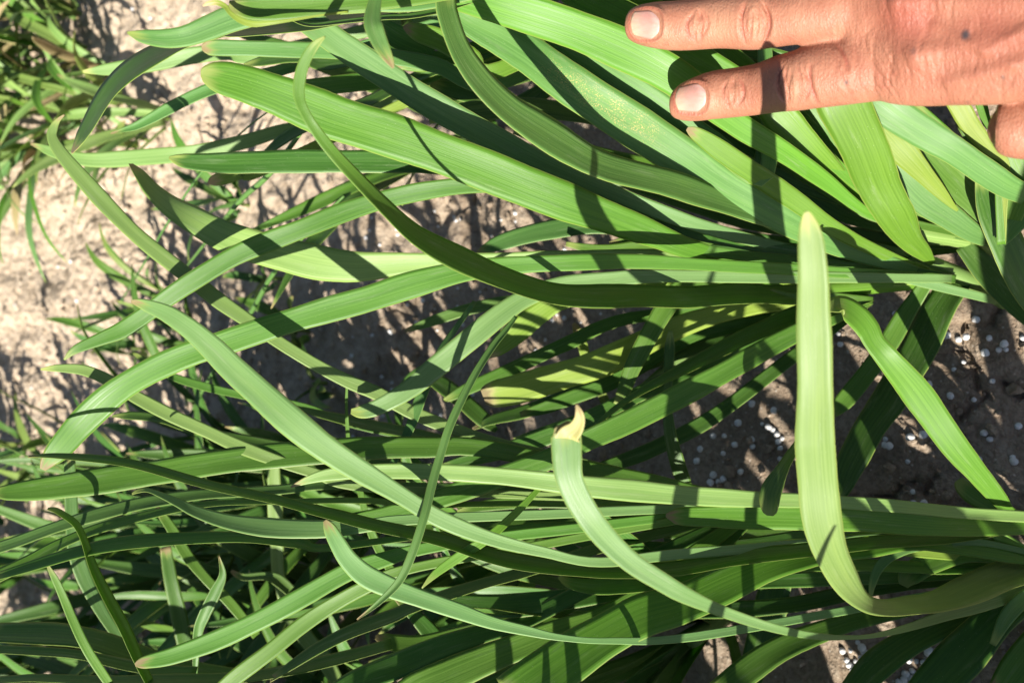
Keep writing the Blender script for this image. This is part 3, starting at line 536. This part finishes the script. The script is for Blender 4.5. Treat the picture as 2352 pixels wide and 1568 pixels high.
TM = [(170, 1010, 'upright grass weed with banded shadows on the bare soil at left', 7, .14), (70, 1030, 'slim grass weed at the left edge above the long level blade', 6, .13), (390, 690, 'dark spiky weed lying on the sunlit soil at left centre', 8, .09),
      (330, 800, 'small low weed beneath the wavy blade tip', 5, .08), (20, 1190, 'grass tuft at the left edge under the long level blade', 7, .14), (560, 1010, 'yellowing weed standing upright behind the broad diagonal blade', 4, .14),
      (430, 1100, 'weed hidden behind the long level blade', 6, .12), (740, 880, 'small yellow-tipped weed in the shade beside the striped soil', 4, .08), (640, 640, 'small weed in the shade behind the folded pale blade', 4, .07), (500, 800, 'thin dark weed in the shade between the two long bright blades', 6, .10), (560, 470, 'thin weed in the shade beside the dark level blade', 6, .09), (700, 760, 'thin weed on the striped soil under the long bright blade', 5, .09), (225, 1120, 'weed showing below the long level blade at left', 6, .13)]
for i, (x, y, lb, n, ln) in enumerate(TM):
    tuft(lb, x, y, int(n * 1.25), ln, 0.008, ['mid', 'blue', 'weed', 'dark'], 300 + i, az=None)
G = [(330, 1420, 'garlic plant deep in the lower left shade'), (90, 1480, 'garlic plant at the left edge in the bottom shade'), (560, 1600, 'garlic plant rooted below the bottom edge left of the middle'), (780, 1500, 'garlic plant in the shade under the lower crossing blades'),
     (1000, 1640, 'garlic plant rooted below the bottom edge at the middle'), (250, 1650, 'garlic plant rooted off the bottom left corner'), (620, 1290, 'shaded garlic plant between the crossing blades at lower left'), (60, 1300, 'garlic plant at the left edge under the slanting thin blades'), (900, 1330, 'shaded garlic plant behind the drooping thin blade'), (470, 1250, 'shaded garlic plant behind the wavy mint-green blade'), (790, 1140, 'garlic plant half hidden behind the long level blade, left of centre'), (620, 1080, 'garlic plant half hidden behind the broad diagonal blade'), (980, 1080, 'garlic plant half hidden behind the drooping thin blade, near the centre'),
     (1500, 1640, 'garlic plant rooted below the bottom edge right of the middle'), (1250, 1240, 'garlic plant in the dark heart of the lower clump'), (1650, 1420, 'garlic plant in the shade of the broad lower blade'), (1650, 100, 'garlic plant in the shade between the two fingers'), (1150, 330, 'garlic plant in the dark gap under the olive blade')]
for i, (x, y, lb) in enumerate(G):
    tuft(lb, x, y, 19 if y > 1000 else 9, 0.22 if x < 900 else 0.2, 0.0105, ['dark', 'mid', 'dark', 'dark'], 500 + i, 'garlic_plant', 'garlic plants', 'plant', rise=(0.95, 1.45), droop=(0.3, 1.3), az=(1.6, 1.2))  # mostly the dark leaf colour, which deepens the shade in here

SHADE_ROW = [(-.27, -.10, 'near the lens'), (-.30, -.02, 'one plant on from the lens'), (-.28, .06, 'abreast of the tall upright blade'), (-.33, .14, 'abreast of the yellow-tipped bent blade'), (-.30, .22, 'abreast of the thin crossing blades'), (-.34, .31, 'abreast of the long level blades'),
       (-.36, .40, 'abreast of the lower left shade'), (-.42, .50, 'farthest along the row'), (-.40, .02, 'a step outside the frame, near end'), (-.42, .18, 'a step outside the frame, middle'), (-.23, -.04, 'closest to the pellet spill'), (-.24, .15, 'closest to the broad lower blade'),
       (-.42, .45, 'first beyond the lower left shade'), (-.48, .55, 'second beyond the lower left shade'), (-.50, .65, 'third beyond the lower left shade'), (-.55, .76, 'fourth beyond the lower left shade'), (-.45, .35, 'below the forked level blades'), (-.58, .60, 'in the second row, middle'), (-.54, .47, 'in the second row, near end'), (-.62, .86, 'in the second row, far end'), (-.46, .62, 'nearest the bottom left corner'), (-.40, .54, 'beside the bottom left corner')]
for i, (x, y, lb) in enumerate(SHADE_ROW):  # unseen plants, added beyond the bottom edge to shade the soil
    root = Vector((x, y, float(soil_height(np.array(x), np.array(y))) - .004)); e = tag(empty('garlic_plant', root), 'unseen garlic plant added for shade outside the bottom edge, ' + lb, 'plant', 'garlic plants'); rt = random.Random(900 + i)
    link('stem', tube_mesh('stem', [root + Vector((0, 0, -.004 + .06 * q)) for q in (0, .3, .6, 1)], [.007, .006, .0055, .004], 10), M['pale'], e)
    tall = 1.0 if y < .12 else 1.3
    for k in range(11 if y < .3 else 15):
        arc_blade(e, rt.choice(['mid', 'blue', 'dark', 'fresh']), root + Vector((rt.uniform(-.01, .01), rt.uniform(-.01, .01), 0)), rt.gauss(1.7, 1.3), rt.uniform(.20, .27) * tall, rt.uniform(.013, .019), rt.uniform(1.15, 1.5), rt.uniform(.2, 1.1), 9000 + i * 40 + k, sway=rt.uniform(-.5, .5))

# ------------------------------------------------------------------ fertiliser pellets
def pellet_material():
    s = N('white_granule'); tc = s.n('ShaderNodeTexCoord').outputs['Object']; info = s.n('ShaderNodeObjectInfo').outputs['Random']
    a = s.noise(tc, 900, 3); cc = s.mix(s.ramp(a, .35, .7), c4((0.60, 0.60, 0.60)), c4((0.78, 0.78, 0.78)))
    cc = s.mix(s.math('MULTIPLY', info, .35), cc, c4((0.62, 0.58, 0.52)))
    pr = s.n('ShaderNodeBsdfPrincipled'); s.set(pr, 'Base Color', cc); pr.inputs['Roughness'].default_value = .6
    s.set(pr, 'Normal', s.bump(a, .4, .0004)); s.t.links.new(pr.outputs[0], s.out.inputs[0]); return s.m
pm = pellet_material(); pmesh = []
for k in range(5):
    bm = bmesh.new(); bmesh.ops.create_icosphere(bm, subdivisions=3, radius=1.0); rk = random.Random(k)
    ph = [rk.uniform(0, 6) for _ in range(4)]; sc = (rk.uniform(.92, 1.08), rk.uniform(.92, 1.1), rk.uniform(.85, 1))
    for v in bm.verts:
        c = v.co; f = 1 + .05 * math.sin(c.x * 4 + ph[0]) + .05 * math.sin(c.y * 5 + ph[1]) + .03 * math.sin(c.z * 9 + ph[2]) + .02 * math.sin(c.x * 13 + c.y * 11 + ph[3])
        v.co = Vector((c.x * sc[0], c.y * sc[1], c.z * sc[2])) * f
    me = bpy.data.meshes.new('pellet'); bm.to_mesh(me); bm.free(); me.materials.append(pm); me.polygons.foreach_set('use_smooth', [True] * len(me.polygons)); pmesh.append(me)
rp = random.Random(77)
def pellets(points, label, group, rr=(.0012, .0021)):
    for (x, y) in points:
        g = on_soil(x, y); r = rp.uniform(*rr)
        o = bpy.data.objects.new('fertilizer_pellet', rp.choice(pmesh)); o.location = g + Vector((0, 0, r * rp.uniform(.15, .6))); o.scale = (r, r, r)
        o.rotation_euler = (rp.uniform(0, 6), rp.uniform(0, 6), rp.uniform(0, 6)); col.objects.link(o)
        tag(o, label, 'pellet', group)
t6 = lambda l: [(1568 + a / 3, 523 + b / 3) for a, b in l]
t9 = lambda l: [(1568 + a / 3, 1045 + b / 3) for a, b in l]
pellets(t6([(2045, 398), (2090, 410), (2022, 437), (2090, 462), (2043, 482)]), 'white fertiliser pellet in the tight handful beside the pale plant stem', 'pellets by the stem')
pellets(t6([(2007, 628), (1885, 768), (1938, 750), (2103, 760), (1803, 740), (2075, 862), (2172, 842), (2223, 840), (1920, 928), (1855, 980), (2125, 1062), (2340, 760), (1998, 1190), (1680, 1080), (1832, 1165), (2310, 1375), (2072, 1420), (2112, 1462), (2210, 800), (1446, 590), (1303, 222), (1236, 314)]),
        'white fertiliser pellet scattered on the cracked soil at right', 'pellets on the cracked soil')
pellets(t6([(1388, 1460), (1385, 1500), (1415, 1505), (1560, 1447), (1650, 1430), (1052, 732), (1065, 803), (1020, 705), (1000, 660)]) + t9([(1543, 50), (1580, 258), (1585, 338), (1662, 330), (2030, 40), (2270, 25), (2280, 50)]),
        'white fertiliser pellet on the soil around the bent-over blade', 'pellets round the bent blade')
pellets(t6([(410, 1185), (447, 1218), (603, 1265), (521, 1360), (598, 1400), (627, 1430), (666, 1458), (640, 1480), (657, 1525), (355, 1350), (455, 1465), (463, 1512), (185, 1440), (262, 1440), (100, 1530), (338, 1500), (570, 1380), (260, 1560)]) + t9([(390, 118), (200, 140), (185, 190), (235, 185), (270, 170), (80, 45), (660, 30), (690, 45), (20, 1420)]),
        'white fertiliser pellet left of the tall upright blade', 'pellets left of the tall blade')
big = t9([(1170, 1325), (1112, 1328), (1145, 1390), (1190, 1450), (1182, 1510), (1220, 1268), (1265, 1330), (1280, 1408), (1272, 1365), (1385, 1318), (1345, 1380), (1480, 1270), (1580, 1490), (1535, 1510), (1525, 1545), (1580, 1545), (1630, 1538), (1668, 1485), (1665, 1430), (1710, 1470), (1700, 1500), (1710, 1520), (1670, 1530), (1650, 1465), (1690, 1360), (1695, 1335), (1490, 1555), (1250, 1300), (1205, 1400), (1560, 1400), (1608, 1420), (1740, 1540), (1600, 1580), (1660, 1585), (1240, 1370), (1160, 1420), (1720, 1420), (1640, 1510), (1885, 1265), (2225, 1430), (1805, 830), (1765, 832), (1160, 548), (1420, 555), (1230, 545), (2090, 685), (2110, 700), (1195, 560)])
pellets(big, 'white fertiliser pellet in the thick spill at the lower right', 'pellets spilled at the lower right')
mid = [(838, 528), (832, 545), (890, 522), (858, 560), (840, 498), (888, 535), (845, 770), (890, 766), (888, 760), (884, 880), (885, 895), (940, 740), (1045, 745), (910, 590), (975, 480), (980, 515), (1020, 500), (1070, 520), (1185, 490), (1150, 505), (970, 590), (925, 700), (960, 690), (1240, 780), (1260, 735), (1420, 740), (1370, 720), (1120, 540), (800, 1005), (820, 1010), (910, 1010), (1075, 845), (560, 1060), (1040, 1100), (1165, 1530), (1175, 1535), (900, 1415)]
pellets(mid + [(rp.uniform(790, 1330), rp.uniform(460, 960)) for _ in range(55)], 'white fertiliser speck on the striped soil in the middle', 'pellets on the striped soil', (.0008, .0017))
pellets([(200, 18), (172, 20), (108, 610), (165, 600), (70, 890), (330, 560), (30, 700), (250, 450), (60, 560), (180, 690), (300, 20), (340, 40)], 'small pale fertiliser grain on the sunlit soil at far left', 'grains on the far soil')

# ------------------------------------------------------------------ the hand
def skin_material():
    s = N('sunlit_skin'); geo = s.n('ShaderNodeNewGeometry').outputs['Position']
    at = s.n('ShaderNodeAttribute', _attribute_name='tint').outputs['Color']
    sep = s.n('ShaderNodeSeparateColor'); s.set(sep, 0, at)
    a = s.noise(geo, 60, 4); b = s.noise(geo, 260, 4, .6)
    cc = s.mix(s.ramp(a, .3, .7), c4((0.305, 0.124, 0.076)), c4((0.370, 0.168, 0.104)))
    cc = s.mix(s.ramp(b, .45, .75, 0, .35), cc, c4((0.27, 0.090, 0.058)))
    cc = s.mix(sep.outputs[0], cc, c4((0.265, 0.068, 0.047)))            # redder knuckles, plus crease shading painted into the folds
    cc = s.mix(sep.outputs[1], cc, c4((0.40, 0.215, 0.130)))             # paler finger joints
    cc = s.mix(sep.outputs[2], cc, c4((0.045, 0.040, 0.045)))           # ink spot, freckles
    pr = s.n('ShaderNodeBsdfPrincipled'); s.set(pr, 'Base Color', cc); pr.inputs['Roughness'].default_value = .5
    pr.inputs['Specular IOR Level'].default_value = .32
    pr.inputs['Subsurface Weight'].default_value = .12; pr.inputs['Subsurface Scale'].default_value = .004
    pr.inputs['Subsurface Radius'].default_value = (1.0, .36, .2)
    fine = s.n('ShaderNodeTexVoronoi', _feature='DISTANCE_TO_EDGE'); s.set(fine, 'Vector', s.scale(geo, (0.75, 1.5, 1.0))); fine.inputs['Scale'].default_value = 900
    ln = s.noise(s.scale(geo, (160, 1100, 500)), 1.0, 3)
    h = s.math('ADD', s.math('MULTIPLY', fine.outputs[0], .7), s.math('ADD', s.math('MULTIPLY', ln, .9), s.math('MULTIPLY', b, .5)))
    s.set(pr, 'Normal', s.bump(h, .5, .0007)); s.t.links.new(pr.outputs[0], s.out.inputs[0]); return s.m
def loft(bm, rows, tk, ex=1.0):
    """rows: (x, y, z, w) picture units -> closed tube of elliptical rings, tk: thickness against width"""
    rows = catmull(rows, 4); C = np.array([P(*r[:3]) for r in rows]); T = unit(np.gradient(C, axis=0)); k = 28
    vd = unit(C - np.array(CAM)); S = unit(np.cross(T, vd)); Nn = np.cross(S, T); rings = []
    for i, r in enumerate(rows):
        hw = r[3] * .5 * r[2] / 100 / FPX
        rings.append([bm.verts.new(Vector(C[i] + S[i] * hw * math.copysign(abs(math.cos(q)) ** ex, math.cos(q)) + Nn[i] * hw * tk * math.copysign(abs(math.sin(q)) ** ex, math.sin(q)))) for q in np.linspace(0, 2 * math.pi, k, endpoint=False)])
    for a, b in zip(rings[:-1], rings[1:]):
        for j in range(k): bm.faces.new((a[j], a[(j + 1) % k], b[(j + 1) % k], b[j]))
    bm.faces.new(rings[0][::-1]); bm.faces.new(rings[-1])
INDEX = [(1541,236,28.7,22),(1547,236,28.65,56),(1562,236,28.5,80),(1595,230,28.3,97),(1640,219,27.9,108),(1690,213,27.5,111),(1745,205,27,115),(1795,192,26.4,128),(1835,185,26,136),(1880,174,25.6,146),(1940,165,25.15,150),(2020,152,24.7,156),(2120,140,24.1,160),(2230,135,23.6,150)]
MIDDLE = [(1440,57,28.2,22),(1446,57,28.15,58),(1462,57,28,82),(1500,58,27.8,99),(1550,60,27.4,108),(1600,57,27.1,111),(1660,51,26.7,116),(1735,48,26.1,128),(1790,43,25.7,124),(1850,34,25.2,128),(1930,22,24.7,142),(2050,2,24.1,150),(2200,-10,23.4,150)]
RING = [(1500,-92,28.4,22),(1506,-92,28.3,56),(1522,-91,28.2,80),(1560,-90,27.9,94),(1640,-90,27.2,105),(1760,-94,26,120),(1860,-98,25.1,124),(1960,-105,24.2,140),(2100,-118,23,150),(2240,-120,22,150)]
LITTLE = [(1660,-235,28,20),(1666,-235,27.9,48),(1682,-235,27.8,66),(1720,-235,27.4,80),(1800,-233,26.6,90),(1890,-231,25.6,102),(1980,-230,24.6,112),(2100,-230,23.3,130),(2240,-225,22.2,140)]
THUMB = [(2279,292,23.4,24),(2284,292,23.4,84),(2300,291,23.3,122),(2340,290,23.1,148),(2400,284,22.8,164),(2470,262,22.3,184),(2560,200,21.5,230),(2640,120,20.6,260)]
PALM = [(1900,0,25.2,250),(1950,-25,24.6,400),(2040,-40,23.8,520),(2140,-48,22.9,565),(2260,-52,22,572),(2400,-45,21,560),(2520,-30,20.2,510),(2620,-15,19.6,440),(2700,-5,19.2,390)]
bm = bmesh.new()
loft(bm, INDEX, .86); loft(bm, MIDDLE, .86); loft(bm, RING, .86); loft(bm, LITTLE, .86); loft(bm, THUMB, .85); loft(bm, PALM, .33, .7)
loft(bm, [(2030,130,24.3,70),(2100,125,23.3,130),(2190,120,22.9,70)], .5)
wr = P(2680, -5, 19.3); fd = Vector((0.22, -0.9, 0.22)).normalized(); k = 28; rings = []
sd = fd.cross(Vector((0, 0, 1))).normalized(); nd = sd.cross(fd)
for t, a, b in ((-.02, .026, .018), (.02, .027, .019), (.07, .031, .024), (.13, .036, .031), (.19, .039, .035), (.215, .03, .028), (.222, .01, .01)):
    rings.append([bm.verts.new(wr + fd * t + sd * a * math.cos(q) + nd * b * math.sin(q)) for q in np.linspace(0, 2 * math.pi, k, endpoint=False)])
for a, b in zip(rings[:-1], rings[1:]):
    for j in range(k): bm.faces.new((a[j], a[(j + 1) % k], b[(j + 1) % k], b[j]))
bm.faces.new(rings[0][::-1]); bm.faces.new(rings[-1]); bmesh.ops.recalc_face_normals(bm, faces=bm.faces)
me = bpy.data.meshes.new('hand_raw'); bm.to_mesh(me); bm.free()
tmp = bpy.data.objects.new('hand_raw', me); col.objects.link(tmp)
rm = tmp.modifiers.new('r', 'REMESH'); rm.mode = 'VOXEL'; rm.voxel_size = 0.00055
sm = tmp.modifiers.new('s', 'SMOOTH'); sm.factor = .5; sm.iterations = 36
hm = bpy.data.meshes.new_from_object(tmp.evaluated_get(bpy.context.evaluated_depsgraph_get()))
bpy.data.objects.remove(tmp); hm.name = 'hand'
nv = len(hm.vertices); co = np.zeros(nv * 3); hm.vertices.foreach_get('co', co); co = co.reshape(-1, 3)
no = np.zeros(nv * 3); hm.vertex_normals.foreach_get('vector', no); no = no.reshape(-1, 3)
rel = co - np.array(CAM); dz = rel @ np.array(D); px = CX - rel @ np.array(U) / dz * FPX; py = CY - rel @ np.array(V) / dz * FPX
back = np.clip(-(no * unit(rel)).sum(1) * 1.6 + .1, 0, 1)               # 1 on the back of the hand
disp = np.zeros(nv); red = np.zeros(nv); pal = np.zeros(nv); ink = np.zeros(nv)
def crease(x0, yc, h, bow, depth, sig, tilt=0.0):
    """one skin fold across a finger: bowed line at x0, half length h"""
    global disp, red
    t = (py - yc) / h; d = px - (x0 + bow * t * t + tilt * t)
    g = np.exp(-(d / sig) ** 2) * np.clip(1.25 - t * t * 1.1, 0, 1) * (np.abs(t) < 1.1)
    disp -= 2.6 * depth * g * back; red = np.maximum(red, .95 * g * back * min(depth / .0004, 1))  # fold is carved, and its shade painted into the tint
rh = random.Random(12)
for (x0, yc, h, n, spread) in ((1735, 52, 52, 9, 34), (1822, 195, 56, 9, 36), (1602, 58, 42, 6, 22), (1684, 212, 42, 6, 22)):
    for i in range(n):
        u = (i / (n - 1)) * 2 - 1
        crease(x0 + u * spread + rh.uniform(-3, 3), yc + rh.uniform(-6, 6), h * rh.uniform(.6, 1), -u * 16 + rh.uniform(-4, 4), rh.uniform(.00018, .00042) * (1.3 if abs(u) > .75 else 1), rh.uniform(2.6, 4.2), rh.uniform(-4, 4))
    g = np.exp(-((px - x0) / (spread * .8)) ** 2 - ((py - yc) / (h * .8)) ** 2) * back; disp += .0006 * g; pal = np.maximum(pal, .55 * g)
crease(1765, 55, 50, -14, .0007, 4.5); crease(1702, 52, 50, 12, .0004, 4); crease(1862, 195, 50, 10, .0004, 4, 10); crease(1940, 130, 36, -8, .0003, 4.5, 14)
for (x1, y1, x2, y2, hgt, wd) in ((2110, 125, 2480, 60, .0009, 26), (2070, 2, 2480, 0, .0011, 26), (2180, 190, 2420, 120, .0006, 16), (2150, 60, 2330, 150, .0004, 13), (2260, 120, 2400, 40, .0004, 12)):
    dx, dy = x2 - x1, y2 - y1; q = np.clip(((px - x1) * dx + (py - y1) * dy) / (dx * dx + dy * dy), 0, 1)
    disp += hgt * np.exp(-((px - x1 - q * dx) ** 2 + (py - y1 - q * dy) ** 2) / wd ** 2) * back     # tendons and veins
for (x, y, hgt, wd) in ((2105, 130, .0016, 46), (2065, 5, .0018, 48), (2010, 70, -.0012, 40), (2140, 65, -.0006, 40)):
    disp += hgt * np.exp(-((px - x) ** 2 + (py - y) ** 2) / wd ** 2) * back
for (x, y, hx, hy) in ((1484, 57, 37, 34), (1588, 226, 38, 34), (1540, -92, 36, 33), (1695, -235, 32, 27)):       # nail beds and folds
    dd = (np.abs((px - x) / hx) ** 3 + np.abs((py - y) / hy) ** 3) ** (1 / 3)
    disp += back * (.0006 * np.exp(-((dd - 1.16) / .12) ** 2) * np.clip((px - x) / hx + .9, 0, 1) - .0002 * np.clip(1.1 - dd, 0, .3) / .3)
    red = np.maximum(red, .6 * np.exp(-((dd - 1.08) / .06) ** 2) * back)
for i in range(48):                                                        # long fine folds fanning from the knuckles
    x0, yc = rh.choice([(2085, 40), (2100, 140), (1990, 150)]); a = rh.uniform(-70, 70); crease(x0 + a, yc + rh.uniform(-40, 40), rh.uniform(14, 44), a * .12, rh.uniform(.00004, .0001), rh.uniform(2.6, 3.8), rh.uniform(-8, 8))
for i in range(46):                                                        # short folds over the back of the hand
    x0, yc = rh.uniform(1900, 2330), rh.uniform(-10, 220); crease(x0, yc, rh.uniform(14, 42), rh.uniform(-8, 8), rh.uniform(.00004, .0001), rh.uniform(2.4, 3.6), rh.uniform(-14, 14))
for i in range(26):
    x0, yc = rh.uniform(1930, 2060), rh.uniform(110, 225); crease(x0, yc, rh.uniform(18, 46), -6, rh.uniform(.00005, .00012), 2.8, 20)
for (x, y, r, a) in ((2085, 40, 80, .75), (2110, 160, 90, .35), (2290, 70, 110, .45), (2000, 170, 60, .3), (2160, 110, 60, .3)):
    red = np.maximum(red, a * np.exp(-((px - x) ** 2 + (py - y) ** 2) / r ** 2) * back)
for (x, y, r, a) in ((1650, 60, 46, .6), (1520, 70, 26, .3), (1790, 240, 40, .4), (1640, 235, 40, .4)): pal = np.maximum(pal, a * np.exp(-((px - x) ** 2 + (py - y) ** 2) / r ** 2) * back)
for (x, y, r, a) in ((2219, 80, 7.5, .95), (1944, 190, 4, .6), (2304, 178, 3.5, .6), (2105, 115, 5, .4), (2222, 235, 3, .4)):
    d2 = (((px - x) * .9) ** 2 + ((py - y) * .75) ** 2) ** .5; ink = np.maximum(ink, a * np.clip(1.6 - d2 / r, 0, 1) * back)
co += no * disp[:, None]; hm.vertices.foreach_set('co', co.ravel())
ca = hm.color_attributes.new('tint', 'FLOAT_COLOR', 'POINT'); ca.data.foreach_set('color', np.c_[np.clip(red, 0, 1), pal, ink, np.ones(nv)].ravel())
hm.polygons.foreach_set('use_smooth', [True] * len(hm.polygons)); hm.update()
hm.materials.clear()
hand = tag(link('hand', hm, skin_material()), 'sunburnt right hand pressing the garlic leaves, index and middle finger spread', 'hand')
# nails
def nail_material():
    s = N('fingernail'); uv = s.n('ShaderNodeUVMap', _uv_map='UVMap').outputs[0]; sep = s.n('ShaderNodeSeparateXYZ'); s.set(sep, 0, uv)
    u = sep.outputs[0]
    cc = s.mix(s.ramp(u, .12, .5), c4((0.48, 0.29, 0.21)), c4((0.48, 0.245, 0.20)))
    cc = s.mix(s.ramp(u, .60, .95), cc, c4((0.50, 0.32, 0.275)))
    cc = s.mix(s.ramp(u, .07, .02), cc, c4((0.50, 0.38, 0.25)))
    ed = s.ramp(s.math('ABSOLUTE', sep.outputs[1]), .86, .99, 0, .7); cc = s.mix(ed, cc, c4((0.31, 0.13, 0.085)))
    cc = s.mix(s.ramp(s.noise(s.scale(uv, (4, 3, 1)), 1.0, 3), .4, .7, 0, .4), cc, c4((0.36, 0.19, 0.15)))
    st = s.noise(s.scale(uv, (1, 26, 1)), 1.0, 2)
    pr = s.n('ShaderNodeBsdfPrincipled'); s.set(pr, 'Base Color', cc); pr.inputs['Roughness'].default_value = .36; pr.inputs['Specular IOR Level'].default_value = .45
    pr.inputs['Subsurface Weight'].default_value = .15; pr.inputs['Subsurface Scale'].default_value = .002
    s.set(pr, 'Normal', s.bump(st, .12, .0004)); s.t.links.new(pr.outputs[0], s.out.inputs[0]); return s.m
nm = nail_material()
bvh = BVHTree.FromObject(hand, bpy.context.evaluated_depsgraph_get())
def nail(x0, x1, yc, h0, h1, tilt, deep):
    """x0 free edge, x1 cuticle, half widths h0, h1; lies on the back of the finger"""
    nu, nw = 18, 17; vs_, fs, uvs = [], [], []
    for i in range(nu):
        for j in range(nw):
            a, b = i / (nu - 1), j / (nw - 1) * 2 - 1
            xa = x0 + 9 * b * b + (x1 - 12 * abs(b) ** 2.6 - (x0 + 9 * b * b)) * a
            q = (h0 + (h1 - h0) * min(a * 1.6, 1)) * (1 - .10 * max(0, a - .8) / .2)
            y = yc + b * q + tilt * (a - .5)
            d = ray(xa, y).normalized(); hit = bvh.ray_cast(CAM, d)[0]
            if hit is None: hit = P(xa, y, deep)
            vs_.append(hit - d * (.00040 - .00030 * b * b - .00030 * max(0, a - .8) / .2)); uvs.append((a, b))
    top = len(vs_); d0 = ray((x0 + x1) / 2, yc).normalized()
    vs_ += [v + d0 * .0011 for v in vs_[:top]]; uvs += uvs
    for i in range(nu - 1):
        for j in range(nw - 1):
            a = i * nw + j; fs.append((a, a + nw, a + nw + 1, a + 1)); fs.append((top + a, top + a + 1, top + a + nw + 1, top + a + nw))
    for i in range(nu - 1):
        for j in (0, nw - 1): a = i * nw + j; fs.append((a, a + nw, top + a + nw, top + a))
    for j in range(nw - 1):
        for i in (0, nu - 1): a = i * nw + j; fs.append((a, a + 1, top + a + 1, top + a))
    me = bpy.data.meshes.new('fingernail'); me.from_pydata([tuple(v) for v in vs_], [], fs)
    l = me.uv_layers.new(name='UVMap')
    for lp in me.loops: l.data[lp.index].uv = uvs[lp.vertex_index]
    bm = bmesh.new(); bm.from_mesh(me); bmesh.ops.recalc_face_normals(bm, faces=bm.faces); bm.to_mesh(me); bm.free()
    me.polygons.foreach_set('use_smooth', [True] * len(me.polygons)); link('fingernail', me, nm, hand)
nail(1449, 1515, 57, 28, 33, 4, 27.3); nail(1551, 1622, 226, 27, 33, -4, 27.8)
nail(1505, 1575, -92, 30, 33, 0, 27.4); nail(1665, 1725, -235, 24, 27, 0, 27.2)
